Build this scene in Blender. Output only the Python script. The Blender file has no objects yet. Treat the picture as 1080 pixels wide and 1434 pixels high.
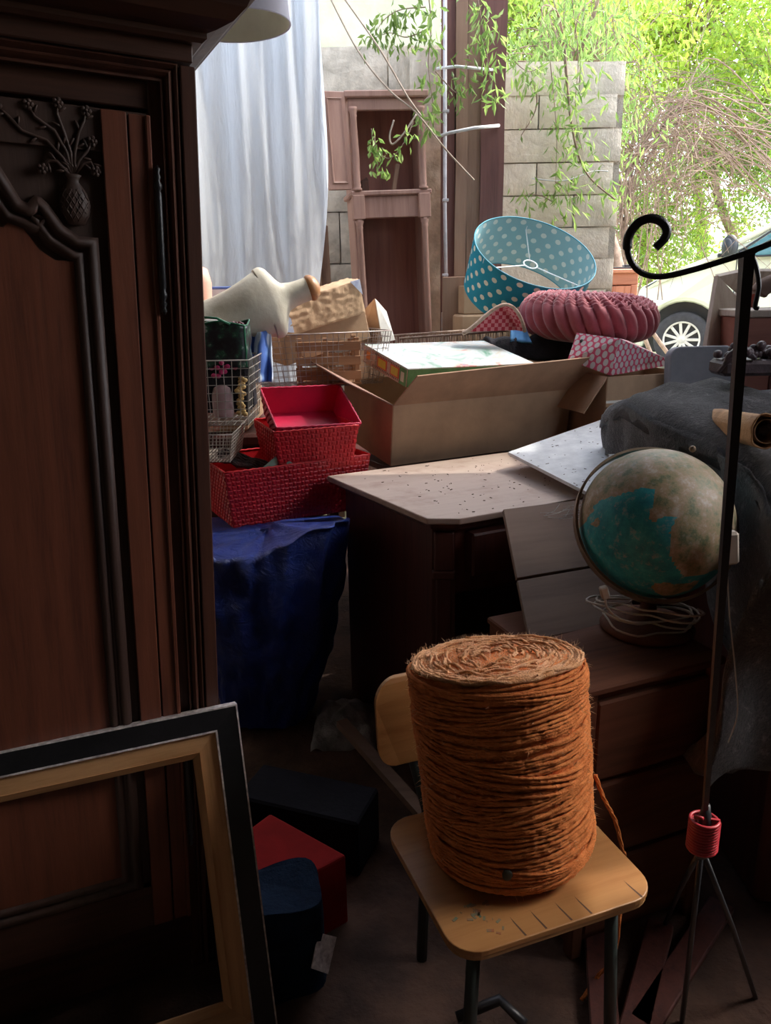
import bpy, bmesh, math, random
from mathutils import Vector, Matrix, noise
random.seed(7)
V = Vector; PI = math.pi
# ------------------------------------------------------------------ camera
TH, ROLL, FOC, EYE = math.radians(16.3), .018, 1080.0, 1.5
_R0 = V((1, 0, 0)); FWD = V((0, math.cos(TH), -math.sin(TH))); _U0 = V((0, math.sin(TH), math.cos(TH)))
RGT = math.cos(ROLL) * _R0 - math.sin(ROLL) * _U0
UPV = math.sin(ROLL) * _R0 + math.cos(ROLL) * _U0
CAM = V((0, 0, EYE))
sc = bpy.context.scene
cd = bpy.data.cameras.new('camera'); cam = bpy.data.objects.new('camera', cd); sc.collection.objects.link(cam)
cam.matrix_world = Matrix(((RGT.x, UPV.x, -FWD.x, 0), (RGT.y, UPV.y, -FWD.y, 0), (RGT.z, UPV.z, -FWD.z, EYE), (0, 0, 0, 1)))
cd.sensor_fit = 'VERTICAL'; cd.sensor_height = 24; cd.lens = 24 * FOC / 1434
cd.clip_start = .05; cd.clip_end = 200
sc.camera = cam
# ------------------------------------------------------------------ world, sun, exposure
w = bpy.data.worlds.new('sky'); sc.world = w; w.use_nodes = True
nt = w.node_tree; bgn = nt.nodes['Background']
sky = nt.nodes.new('ShaderNodeTexSky'); sky.sky_type = 'NISHITA'; sky.sun_disc = False
sky.sun_elevation = math.radians(48); sky.sun_rotation = math.radians(75); sky.dust_density = 3.0; sky.air_density = 1.0
hs = nt.nodes.new('ShaderNodeHueSaturation'); hs.inputs['Saturation'].default_value = .55
nt.links.new(sky.outputs[0], hs.inputs['Color']); nt.links.new(hs.outputs[0], bgn.inputs[0])
bgn.inputs[1].default_value = .85
sl = bpy.data.lights.new('sun', 'SUN'); sl.energy = 2.6; sl.angle = .01; sl.color = (1, .95, .85)
so = bpy.data.objects.new('sun', sl); sc.collection.objects.link(so)
_az, _el = math.radians(72), math.radians(48)
sdir = V((math.sin(_az) * math.cos(_el), math.cos(_az) * math.cos(_el), math.sin(_el)))
so.rotation_euler = sdir.to_track_quat('Z', 'Y').to_euler(); so.location = (6, 6, 9)
vs = sc.view_settings; vs.view_transform = 'Standard'; vs.look = 'None'; vs.gamma = 1; vs.use_curve_mapping = False
vs.exposure = 0.35
sc.cycles.use_denoising = True; sc.cycles.max_bounces = 10; sc.cycles.diffuse_bounces = 6; sc.cycles.transparent_max_bounces = 12
sc.cycles.sample_clamp_indirect = 6

# ------------------------------------------------------------------ helpers
def ray(px, py): return RGT * ((px - 540) / FOC) + UPV * ((717 - py) / FOC) + FWD
def at(px, py, Y): d = ray(px, py); return CAM + d * (Y / d.y)
def az(px, py, z): d = ray(px, py); return CAM + d * ((z - EYE) / d.z)
def T(v): return Matrix.Translation(V(v))
def RZ(a): return Matrix.Rotation(a, 4, 'Z')
def RX(a): return Matrix.Rotation(a, 4, 'X')
def RY(a): return Matrix.Rotation(a, 4, 'Y')
def SC(x, y, z): return Matrix.Diagonal((x, y, z, 1))
def frame(o, x, z):
    o = V(o); ex = V(x).normalized(); ey = V(z).cross(ex).normalized(); ez = ex.cross(ey)
    return Matrix(((ex.x, ey.x, ez.x, o.x), (ex.y, ey.y, ez.y, o.y), (ex.z, ey.z, ez.z, o.z), (0, 0, 0, 1)))
def align(d):
    d = V(d).normalized(); return d.to_track_quat('Z', 'Y').to_matrix().to_4x4()
def nz(x, y, z=0., s=1.): return noise.noise(V((x * s, y * s, z * s)))
def lerp(a, b, t): return a + (b - a) * t

class MB:
    def __init__(s): s.v = []; s.f = []; s.uv = None; s.sm = []; s.col = None
    def add(s, vs, fs, M=None, smooth=False):
        n = len(s.v)
        for p in vs: s.v.append((M @ V(p)) if M else V(p))
        for f in fs: s.f.append([i + n for i in f]); s.sm.append(smooth)
        return s
    def box(s, x0, x1, y0, y1, z0, z1, M=None, b=.002):
        cx, cy, cz = (x0 + x1) / 2, (y0 + y1) / 2, (z0 + z1) / 2
        a, bb, c = abs(x1 - x0) / 2, abs(y1 - y0) / 2, abs(z1 - z0) / 2
        b = min(b, a * .45, bb * .45, c * .45)
        if b <= 0:
            vs = [(cx + i * a, cy + j * bb, cz + k * c) for i in (-1, 1) for j in (-1, 1) for k in (-1, 1)]
            return s.add(vs, [(0, 1, 3, 2), (4, 6, 7, 5), (0, 4, 5, 1), (2, 3, 7, 6), (0, 2, 6, 4), (1, 5, 7, 3)], M)
        vs = []; ix = {}
        for i in (-1, 1):
            for j in (-1, 1):
                for k in (-1, 1):
                    ix[i, j, k] = len(vs)
                    vs += [(cx + i * a, cy + j * (bb - b), cz + k * (c - b)), (cx + i * (a - b), cy + j * bb, cz + k * (c - b)), (cx + i * (a - b), cy + j * (bb - b), cz + k * c)]
        fs = []
        q = [(-1, -1), (1, -1), (1, 1), (-1, 1)]
        for i in (-1, 1):
            fs.append([ix[i, j, k] for j, k in q]); fs.append([ix[j, i, k] + 1 for j, k in q]); fs.append([ix[j, k, i] + 2 for j, k in q])
        for i in (-1, 1):
            for j in (-1, 1):
                fs.append([ix[i, j, -1], ix[i, j, 1], ix[i, j, 1] + 1, ix[i, j, -1] + 1])
                fs.append([ix[i, -1, j], ix[i, 1, j], ix[i, 1, j] + 2, ix[i, -1, j] + 2])
                fs.append([ix[-1, i, j] + 1, ix[1, i, j] + 1, ix[1, i, j] + 2, ix[-1, i, j] + 2])
                for k in (-1, 1): n = ix[i, j, k]; fs.append([n, n + 1, n + 2])
        return s.add(vs, fs, M)
    def tube(s, pts, r, n=6, M=None, closed=False, cap=True, flat=None):
        pts = [V(p) for p in pts]; N = len(pts)
        rr = r if isinstance(r, (list, tuple)) else [r] * N
        vs = []; fs = []
        up = None
        for i, p in enumerate(pts):
            t = (pts[(i + 1) % N] - pts[i - 1]) if closed else (pts[min(i + 1, N - 1)] - pts[max(i - 1, 0)])
            if t.length < 1e-9: t = V((0, 0, 1))
            t.normalize()
            if up is None:
                up = V((0, 0, 1)) if abs(t.z) < .9 else V((1, 0, 0))
            a = (up - t * up.dot(t))
            if a.length < 1e-6: a = t.orthogonal()
            a.normalize(); up = a; b = t.cross(a)
            fa, fb = flat if flat else (1, 1)
            for k in range(n):
                an = 2 * PI * k / n + PI / n
                vs.append(p + a * (math.cos(an) * rr[i] * fa) + b * (math.sin(an) * rr[i] * fb))
        for i in range(N if closed else N - 1):
            j = (i + 1) % N
            for k in range(n):
                l = (k + 1) % n
                fs.append((i * n + k, i * n + l, j * n + l, j * n + k))
        if not closed and cap:
            fs.append(list(range(n))); fs.append([(N - 1) * n + k for k in range(n)])
        return s.add(vs, fs, M, smooth=n > 4)
    def lathe(s, prof, n=32, M=None, smooth=True, capb=True, capt=True, rfn=None):
        vs = []; fs = []
        m = len(prof)
        for i, (r, z) in enumerate(prof):
            for k in range(n):
                a = 2 * PI * k / n
                rr = rfn(r, z, a, i) if rfn else r
                vs.append((rr * math.cos(a), rr * math.sin(a), z))
        for i in range(m - 1):
            for k in range(n):
                l = (k + 1) % n; fs.append((i * n + k, i * n + l, (i + 1) * n + l, (i + 1) * n + k))
        if capb: fs.append(list(range(n))[::-1])
        if capt: fs.append([(m - 1) * n + k for k in range(n)])
        return s.add(vs, fs, M, smooth)
    def grid(s, fn, nu, nv, M=None, smooth=True, cu=False):
        vs = [fn(i / nu, j / nv) for j in range(nv + 1) for i in range(nu if cu else nu + 1)]
        w_ = nu if cu else nu + 1; fs = []
        for j in range(nv):
            for i in range(nu):
                i2 = (i + 1) % w_; fs.append((j * w_ + i, j * w_ + i2, (j + 1) * w_ + i2, (j + 1) * w_ + i))
        return s.add(vs, fs, M, smooth)
    def prism(s, poly, z0, z1, M=None):
        n = len(poly); vs = [(x, y, z0) for x, y in poly] + [(x, y, z1) for x, y in poly]
        fs = [list(range(n))[::-1], [n + i for i in range(n)]] + [(i, (i + 1) % n, n + (i + 1) % n, n + i) for i in range(n)]
        return s.add(vs, fs, M)
    def sweep(s, prof, path, nrm=V((0, -1, 0)), M=None, closed=False, smooth=False):
        """prof: (offset to the left of travel in the plane, height along nrm)"""
        N = len(path); path = [V(p) for p in path]; vs = []; fs = []; m = len(prof)
        for i, p in enumerate(path):
            d0 = (p - path[i - 1]) if (i > 0 or closed) else None
            d1 = (path[(i + 1) % N] - p) if (i < N - 1 or closed) else None
            if d0 is None: d0 = d1
            if d1 is None: d1 = d0
            d0 = d0.normalized(); d1 = d1.normalized()
            n0 = nrm.cross(d0); n1 = nrm.cross(d1); b = (n0 + n1)
            if b.length < 1e-6: b = n0.copy()
            b.normalize(); k = min(1 / max(b.dot(n0), .35), 2.2)
            for o, h in prof: vs.append(p + b * (o * k) + nrm * h)
        for i in range(N if closed else N - 1):
            j = (i + 1) % N
            for q in range(m - 1): fs.append((i * m + q, i * m + q + 1, j * m + q + 1, j * m + q))
        if not closed:
            fs.append(list(range(m))); fs.append([(N - 1) * m + q for q in range(m)])
        return s.add(vs, fs, M, smooth)
    def ball(s, c, r, M=None, nu=10, nv=7):
        c = V(c); rx, ry, rz = r if isinstance(r, (tuple, list)) else (r, r, r)
        vs = [c + V((0, 0, -rz))]; fs = []
        for j in range(1, nv):
            a = -PI / 2 + PI * j / nv
            for i in range(nu):
                b = 2 * PI * i / nu; vs.append(c + V((rx * math.cos(a) * math.cos(b), ry * math.cos(a) * math.sin(b), rz * math.sin(a))))
        vs.append(c + V((0, 0, rz))); L = len(vs) - 1
        for i in range(nu):
            k = (i + 1) % nu; fs.append((0, 1 + k, 1 + i)); fs.append((L, 1 + (nv - 2) * nu + i, 1 + (nv - 2) * nu + k))
            for j in range(nv - 2): fs.append((1 + j * nu + i, 1 + j * nu + k, 1 + (j + 1) * nu + k, 1 + (j + 1) * nu + i))
        return s.add(vs, fs, M, True)
    def mesh(s, name, mat, fix=True, inv=None):
        me = bpy.data.meshes.new(name)
        vs = [inv @ v for v in s.v] if inv else s.v
        me.from_pydata([tuple(v) for v in vs], [], s.f)
        me.polygons.foreach_set('use_smooth', s.sm)
        if s.uv:
            ul = me.uv_layers.new(name='UVMap')
            for l in me.loops: ul.data[l.index].uv = s.uv[l.vertex_index]
        if s.col:
            ca = me.color_attributes.new('paint', 'FLOAT_COLOR', 'POINT')
            for i, c in enumerate(s.col): ca.data[i].color = (c, c, c, 1)
        if fix:
            bm = bmesh.new(); bm.from_mesh(me); bmesh.ops.recalc_face_normals(bm, faces=bm.faces); bm.to_mesh(me); bm.free()
        me.materials.append(mat); me.validate(); me.update()
        return me
    def build(s, name, mat, parent=None, world=False, fix=True, kind=None, label=None, solid=0, bevel=0, subs=0):
        inv = WM[parent.name].inverted() if (world and parent) else None
        o = bpy.data.objects.new(name, s.mesh(name, mat, fix, inv)); sc.collection.objects.link(o)
        if parent: o.parent = parent; WM[o.name] = WM[parent.name]
        else: WM[o.name] = Matrix.Identity(4)
        if kind: o['kind'] = kind
        if label: o['label'] = label
        if solid: m = o.modifiers.new('s', 'SOLIDIFY'); m.thickness = solid; m.offset = 0
        if subs: m = o.modifiers.new('u', 'SUBSURF'); m.levels = subs; m.render_levels = subs
        if bevel: m = o.modifiers.new('b', 'BEVEL'); m.width = bevel; m.segments = 2; m.limit_method = 'ANGLE'
        return o
WM = {}
def thing(name, label, cat, M=None, group=None):
    o = bpy.data.objects.new(name, None); sc.collection.objects.link(o); o.empty_display_size = .05
    M = M if M is not None else Matrix.Identity(4)
    o.matrix_world = M; WM[o.name] = M.copy()
    o['label'] = label; o['category'] = cat
    if group: o['group'] = group
    return o
def single(mb, name, mat, label, cat, M=None, group=None, **k):
    o = mb.build(name, mat, None, **k)
    if M is not None: o.matrix_world = M; WM[o.name] = M.copy()
    o['label'] = label; o['category'] = cat
    if group: o['group'] = group
    return o
def struct(mb, name, mat, parent=None, **k):
    o = mb.build(name, mat, parent, **k); o['kind'] = 'structure'; return o
def clone(o, parent, M):
    c = o.copy(); sc.collection.objects.link(c); c.parent = parent; c.matrix_local = M; WM[c.name] = WM[parent.name] @ M; return c

# ------------------------------------------------------------------ materials
def newmat(name):
    m = bpy.data.materials.new(name); m.use_nodes = True; t = m.node_tree
    return m, t, t.nodes['Principled BSDF']
def coords(t, scale, kind='Object', rot=None):
    tc = t.nodes.new('ShaderNodeTexCoord'); mp = t.nodes.new('ShaderNodeMapping'); mp.inputs['Scale'].default_value = scale
    if rot: mp.inputs['Rotation'].default_value = rot
    t.links.new(tc.outputs[kind], mp.inputs[0]); return mp.outputs[0]
def ramp(t, fac, stops):
    r = t.nodes.new('ShaderNodeValToRGB'); e = r.color_ramp.elements
    while len(e) < len(stops): e.new(.5)
    for k, (p, c) in enumerate(stops): e[k].position = p; e[k].color = (*c, 1)
    t.links.new(fac, r.inputs[0]); return r.outputs[0]
def noisen(t, vec, scale, detail=5, rough=.6, dist=0):
    n = t.nodes.new('ShaderNodeTexNoise'); n.inputs['Scale'].default_value = scale; n.inputs['Detail'].default_value = detail
    n.inputs['Roughness'].default_value = rough; n.inputs['Distortion'].default_value = dist
    t.links.new(vec, n.inputs[0]); return n.outputs[0]
def bumpn(t, h, p, strength, dist=.01):
    b = t.nodes.new('ShaderNodeBump'); b.inputs['Strength'].default_value = strength; b.inputs['Distance'].default_value = dist
    t.links.new(h, b.inputs['Height']); t.links.new(b.outputs[0], p.inputs['Normal'])
def mixc(t, fac, a, b, mode='MIX'):
    m = t.nodes.new('ShaderNodeMix'); m.data_type = 'RGBA'; m.blend_type = mode
    for s_, v in ((0, fac), (6, a), (7, b)):
        if hasattr(v, 'is_output') or hasattr(v, 'node'): t.links.new(v, m.inputs[s_])
        else: m.inputs[s_].default_value = v if s_ == 0 else (*v, 1)
    return m.outputs[2]
def plain(name, c1, c2=None, rough=.6, scale=12, bump=.0, metal=0, spec=.5, sheen=0, bs=None, coat=0):
    m, t, p = newmat(name); c2 = c2 or tuple(x * .75 for x in c1)
    vec = coords(t, (1, 1, 1)); n = noisen(t, vec, scale)
    t.links.new(ramp(t, n, [(.35, c2), (.65, c1)]), p.inputs['Base Color'])
    p.inputs['Roughness'].default_value = rough; p.inputs['Metallic'].default_value = metal; p.inputs['Specular IOR Level'].default_value = spec
    if sheen: p.inputs['Sheen Weight'].default_value = sheen
    if coat: p.inputs['Coat Weight'].default_value = coat; p.inputs['Coat Roughness'].default_value = .15
    if bump: bumpn(t, noisen(t, vec, bs or scale * 6), p, bump)
    return m
def wood(name, c1, c2, axis='Z', rough=.5, scale=10, dust=None, bump=.25, spec=.5):
    m, t, p = newmat(name); st = .07
    sc_ = {'Z': (1, 1, st), 'X': (st, 1, 1), 'Y': (1, st, 1)}[axis]
    vec = coords(t, sc_); n = noisen(t, vec, scale * 3, 8, .65, .4); n2 = noisen(t, vec, scale * 14, 4, .6)
    mixv = t.nodes.new('ShaderNodeMath'); mixv.operation = 'MULTIPLY_ADD'; mixv.inputs[1].default_value = .3
    t.links.new(n2, mixv.inputs[0]); t.links.new(n, mixv.inputs[2])
    c = ramp(t, mixv.outputs[0], [(.42, c2), (.62, tuple(lerp(a, b, .6) for a, b in zip(c2, c1))), (.85, c1)])
    if dust:
        g = t.nodes.new('ShaderNodeNewGeometry'); sp = t.nodes.new('ShaderNodeSeparateXYZ'); t.links.new(g.outputs['Normal'], sp.inputs[0])
        dn = noisen(t, coords(t, (1, 1, 1)), 9, 6, .65)
        mm = t.nodes.new('ShaderNodeMath'); mm.operation = 'MULTIPLY'; t.links.new(sp.outputs[2], mm.inputs[0]); t.links.new(dn, mm.inputs[1])
        r = ramp(t, mm.outputs[0], [(.25, (0, 0, 0)), (.5, (dust[3],) * 3)])
        c = mixc(t, r, c, dust[:3])
    t.links.new(c, p.inputs['Base Color']); p.inputs['Roughness'].default_value = rough; p.inputs['Specular IOR Level'].default_value = spec
    bumpn(t, mixv.outputs[0], p, bump, .004)
    return m
M_ = {}
M_['walnut'] = wood('dark_walnut', (.095, .034, .020), (.030, .011, .008), rough=.45)
M_['oakred'] = wood('red_oak', (.20, .062, .032), (.085, .024, .014), rough=.45)
M_['oakx'] = wood('walnut_cross', (.085, .035, .022), (.028, .012, .009), 'X', rough=.45)
M_['carve'] = wood('carved_walnut', (.075, .040, .030), (.030, .016, .012), rough=.55)
M_['blackpaint'] = plain('black_paint', (.016, .016, .019), (.007, .008, .010), .4, 20, .1)
M_['pinez'] = wood('bare_pine', (.66, .37, .17), (.40, .19, .07), 'Z', .6)
M_['pinex'] = wood('bare_pine_cross', (.66, .38, .18), (.40, .19, .07), 'X', .6)
M_['chalk'] = plain('worn_edge', (.75, .68, .66), (.35, .30, .30), .8, 60)
M_['iron'] = plain('black_iron', (.020, .020, .024), (.010, .010, .012), .42, 30, .1, spec=.6)
M_['redplastic'] = plain('red_plastic', (.60, .010, .018), (.44, .008, .014), .38, 8, .05)
M_['pinkplastic'] = plain('crimson_plastic', (.46, .007, .050), (.34, .006, .038), .4, 8, .05)
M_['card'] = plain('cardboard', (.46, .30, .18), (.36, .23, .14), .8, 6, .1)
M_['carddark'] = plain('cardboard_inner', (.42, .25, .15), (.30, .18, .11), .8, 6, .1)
M_['cardshade'] = plain('shaded_flap', (.27, .15, .105), (.19, .10, .07), .8, 6, .1)  # darker copy of the cardboard: shade on the left flap put into the colour
M_['white'] = plain('white_card', (.80, .78, .72), (.68, .66, .60), .7, 8)
M_['cobweb'] = plain('cobweb', (.75, .75, .75), (.6, .6, .6), .9)
M_['concrete'] = plain('concrete_block', (.84, .75, .61), (.64, .56, .45), .95, 7, .8, bs=25)
M_['plaster'] = plain('rough_plaster', (.68, .62, .51), (.40, .36, .29), .95, 8, .9, bs=20)
M_['mortar'] = plain('mortar', (.58, .52, .43), (.42, .37, .30), .95, 20, .8)
M_['paleplaster'] = plain('pale_plaster', (.62, .62, .46), (.44, .47, .32), .9, 4, .3)
M_['dirt'] = plain('dirt_floor', (.10, .052, .036), (.042, .022, .016), .95, 6, .9, bs=30)
M_['barnwood'] = wood('barn_boards', (.14, .08, .05), (.05, .03, .02), 'Z', .8)
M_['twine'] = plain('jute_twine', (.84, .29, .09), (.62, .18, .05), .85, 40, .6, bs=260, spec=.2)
M_['twinelit'] = plain('jute_lit_top', (.88, .50, .28), (.66, .30, .12), .85, 40, .6, bs=260, spec=.2)  # paler copy of the twine, with the light on the spool top painted in
M_['ply'] = wood('chair_ply', (.44, .215, .075), (.28, .115, .035), 'X', .45, 6)
M_['plyedge'] = wood('ply_edge', (.45, .24, .10), (.25, .12, .05), 'X', .6, 20)

# ================================================================== SETTING
M_['gravel'] = plain('yard_gravel', (.62, .56, .42), (.30, .32, .16), .95, 3, .6)
f = MB(); f.grid(lambda u, v: (lerp(-3, 5, u), lerp(-3, 4.7, v), nz(u * 8, v * 8, 0, 2) * .012), 60, 60)
struct(f, 'floor', M_['dirt'])
f = MB(); f.grid(lambda u, v: (lerp(-4, 16, u), lerp(4.7, 30, v), min(1, v * 22) * .52 + nz(u * 9, v * 12, 0, 2) * .03), 60, 60)
M_['gravel'] = plain('yard_gravel', (.62, .56, .42), (.30, .32, .16), .95, 3, .6)
struct(f, 'ground_yard', M_['gravel'])
# barn shell round and behind the camera
roof = MB(); roof.box(-2.0, 2.7, -2.7, 3.35, 3.2, 3.26); struct(roof, 'ceiling', M_['barnwood'])
wl = MB(); wl.box(-1.9, -1.8, -2.6, 5.2, 0, 3.2); struct(wl, 'wall_left', M_['mortar'])
wb = MB(); wb.box(-1.9, 2.6, -2.7, -2.6, 0, 3.2); struct(wb, 'wall_behind', M_['mortar'])
wr = MB(); wr.box(2.5, 2.6, -2.6, .8, 0, 3.2); wr.box(2.5, 2.6, .8, 1.9, 0, 1.75); struct(wr, 'wall_right', M_['barnwood'])
wr = MB(); wr.box(2.5, 2.6, 1.9, 4.8, 0, 3.2); struct(wr, 'wall_right_end', M_['barnwood'])
wr = MB(); wr.box(-1.9, 2.6, 3.95, 4.08, 3.2, 3.34); struct(wr, 'trim_beam', M_['barnwood'])
g_ = MB(); g_.grid(lambda u, v: (lerp(2.6, 18, u), lerp(-12, 4.7, v), -.02), 4, 4); struct(g_, 'ground_side', M_['gravel'])

# back wall of the shed, block by block
def blockwall(name, x0, x1, Y, z0, z1, bw, bh, dep, mat, mort, jag=False, rnd=.01):
    core = MB(); core.box(x0, x1, Y + .02, Y + dep, z0, z1 - .02, b=0); root = struct(core, name, mort)
    protos = []
    for k in range(4):
        m = MB()
        def fn(u, v, k=k):
            x = lerp(-bw / 2, bw / 2, u); z = lerp(-bh / 2, bh / 2, v)
            e = min(u, 1 - u, v * bh / bw * 1, (1 - v) * bh / bw)
            return (x, (.006 if e < .01 else 0) + nz(x + k * 7, z, 3, 9) * .006, z)
        m.grid(fn, 9, 4)
        protos.append(m.mesh('block', mat))
    r = 0; z = z1
    while z > z0 + .05:
        x = x0 - (bw / 2 if r % 2 else 0)
        while x < x1 - .03:
            a, b = max(x, x0), min(x + bw, x1)
            if b - a > .06 and z - bh >= z0 - .1:
                o = bpy.data.objects.new('block', protos[random.randrange(4)]); sc.collection.objects.link(o); o.parent = root
                o.location = ((a + b) / 2, Y - random.uniform(0, rnd), z - bh / 2 + (random.uniform(-.012, .0) if jag and r == 0 else 0))
                o.scale = ((b - a - .008) / bw, 1, (bh - .008) / bh); o.rotation_euler = (0, random.uniform(-.004, .004), random.uniform(-.01, .01))
            x += bw
        z -= bh; r += 1
    return root
blockwall('wall_back', .74, 1.50, 5.2, .3, 2.79, .48, .19, .22, M_['concrete'], M_['mortar'], True)
blockwall('wall_back_left', -1.8, .40, 5.05, 0, 2.84, .62, .30, .35, M_['plaster'], M_['mortar'], rnd=.02)
u = MB(); u.box(-1.8, .42, 5.75, 5.85, 2.6, 4.2, b=0); struct(u, 'wall_far', M_['paleplaster'])
# rough plastered pier beside the hall stand
pr_ = MB()
a = at(592, 180, 4.95); b = at(618, 180, 4.95)
pr_.grid(lambda uu, v: (lerp(-.12, .12, uu) + (.012 * nz(0, v * 30, 1) if uu in (0, 1) else 0) , -.02 + .012 * nz(uu * 3, v * 20, 2) + (.06 if uu in (0, 1) else 0), lerp(0, 2.78, v)), 8, 80)
pr_.box(-.115, .115, .03, .2, 0, 2.78, b=0)
o = struct(pr_, 'trim_pier', M_['plaster']); o.location = (.305, 4.93, 0)

# posts with pipe
M_['postred'] = wood('red_stained_timber', (.20, .085, .065), (.075, .028, .024), 'Z', .7, 4)
M_['postpale'] = wood('weathered_timber', (.34, .21, .14), (.14, .07, .045), 'Z', .8, 4)
M_['pipe'] = plain('grey_conduit', (.62, .60, .62), (.45, .43, .45), .5, 20)
post = thing('timber_post', 'tall reddish timber post of four boards beside the block wall', 'post', T((.52, 4.7, 0)))
for (xa, xb, dy, mt) in ((-.17, -.095, .0, 'postred'), (-.095, -.03, -.02, 'postpale'), (-.03, .045, -.01, 'postpale'), (.045, .175, -.03, 'postred')):
    m = MB()
    def fn(uu, v, xa=xa, xb=xb):
        return (lerp(xa, xb, uu) + .006 * nz(xa * 50, v * 7, 0), dy + .004 * nz(uu * 4, v * 30, xa), lerp(0, 3.6, v))
    m.grid(fn, 4, 60); m.box(xa + .004, xb - .004, dy + .006, .12, 0, 3.6, b=0)
    m.build('board', M_[mt], post)
pp = thing('conduit_pipe', 'thin pale grey pipe running down the timber post', 'pipe', T((.372, 4.63, 1.2)))
m = MB(); m.tube([(.004, 0, .42), (-.008, 0, 1.0), (-.012, 0, 2.2)], .011, 8, M=T((0, 0, -.3))); m.build('pipe', M_['pipe'], pp)
m = MB(); m.box(-.025, .02, -.02, .02, .02, .15); m.build('junction_box', M_['white'], pp)
for zz in (.35, .75, 1.2): m = MB(); m.box(-.022, .012, -.015, .02, zz, zz + .015); m.build('bracket', M_['pipe'], pp)
m = MB(); ring = at(620, 190, 4.6)
m.tube([at(612, 192, 4.66), at(630, 186, 4.57), at(665, 179, 4.58), at(699, 176, 4.66)], .009, 6)
single(m, 'tie_wire', M_['cobweb'], 'pale wire tied round the timber post at mid height', 'wire')
m = MB(); m.tube([at(612, 96, 4.66), at(640, 93, 4.57), at(690, 98, 4.66)], .008, 6)
single(m, 'tie_wire', M_['cobweb'], 'pale wire tied round the timber post near the leaves', 'wire')
# broad board standing below the pipe
m = MB(); A = at(620, 388, 4.45); B_ = at(652, 388, 4.45)
m.box(A.x, B_.x + .05, 0, .03, 0, A.z); 
single(m, 'upright_board', M_['postpale'], 'short brown board standing upright below the grey pipe', 'board', M=T((0, 4.45, 0)))

# ================================================================== ARMOIRE
ue = V((.906, .42, 0)); lean = .045
ez = (ue * lean + V((0, 0, 1))).normalized()
ARM = frame((-.382, 1.447, 0), ue - V((0, 0, lean)), ez)
S = .906
arm = thing('armoire', 'tall dark carved wooden armoire with arched panel door at left', 'armoire', ARM)
W = 1.38
def az_(z): return .141 + S * z
zt = az_(1.90)      # top of frame
b = MB(); b.box(-W, -.012, .03, .5, .06, zt); b.build('carcass', M_['walnut'], arm)
b = MB(); b.box(-.088, -.012, -.0, .05, .0, az_(1.885)); b.build('corner_post', M_['walnut'], arm)
b = MB(); b.box(-W, -W + .08, -.0, .05, .0, az_(1.885)); b.build('corner_post', M_['walnut'], arm)
b = MB(); b.box(-W, -.086, .004, .05, az_(1.823), az_(1.885)); b.build('top_rail', M_['oakx'], arm)
b = MB(); b.box(-W, -.086, .004, .05, .02, .16); b.build('plinth_rail', M_['oakx'], arm)
# frame moulding: up the right post, mitred along the top, down the left post
prof = [(0, 0), (0, .012), (.004, .017), (.008, .012), (.011, .008), (.014, .016), (.018, .021), (.022, .016), (.025, .010), (.028, .014), (.031, .014), (.031, 0)]
b = MB(); b.sweep([(o_, h) for o_, h in prof], [(-.038, 0, .02), (-.038, 0, az_(1.903)), (-W + .03, 0, az_(1.903)), (-W + .03, 0, .02)])
b.build('frame_moulding', M_['walnut'], arm)
b = MB(); b.box(-.036, -.010, -.018, .05, .0, az_(1.90)); b.build('outer_strip', M_['walnut'], arm)
b = MB(); b.box(-W, -.014, -.02, .05, az_(1.905), az_(1.940)); b.build('frieze', M_['oakx'], arm)
z0 = az_(1.936)
cp = [(0, 0), (.012, 0), (.018, .006), (.018, .014), (.03, .018), (.05, .028), (.066, .046), (.072, .060), (.080, .062), (.080, .076), (.092, .080), (.104, .092), (.112, .108), (.112, .135), (0, .135)]
b = MB(); vs = []; fs = []; m_ = len(cp)
corners = [((-W, .5), (-1, 0)), ((-W, -.02), (-1, -1)), ((-.014, -.02), (1, -1)), ((-.014, .5), (1, 0))]
for (cx, cy), (dx, dy) in corners:
    for o_, h in cp: vs.append((cx + dx * o_ * 1.12, cy + dy * o_ * 1.12, z0 + h))
for i in range(3):
    for q in range(m_ - 1): fs.append((i * m_ + q, i * m_ + q + 1, (i + 1) * m_ + q + 1, (i + 1) * m_ + q))
fs.append([i * m_ + m_ - 2 for i in range(4)]); fs.append([i * m_ for i in range(4)][::-1])
b.add(vs, fs); b.build('cornice', M_['oakx'], arm)
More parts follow.
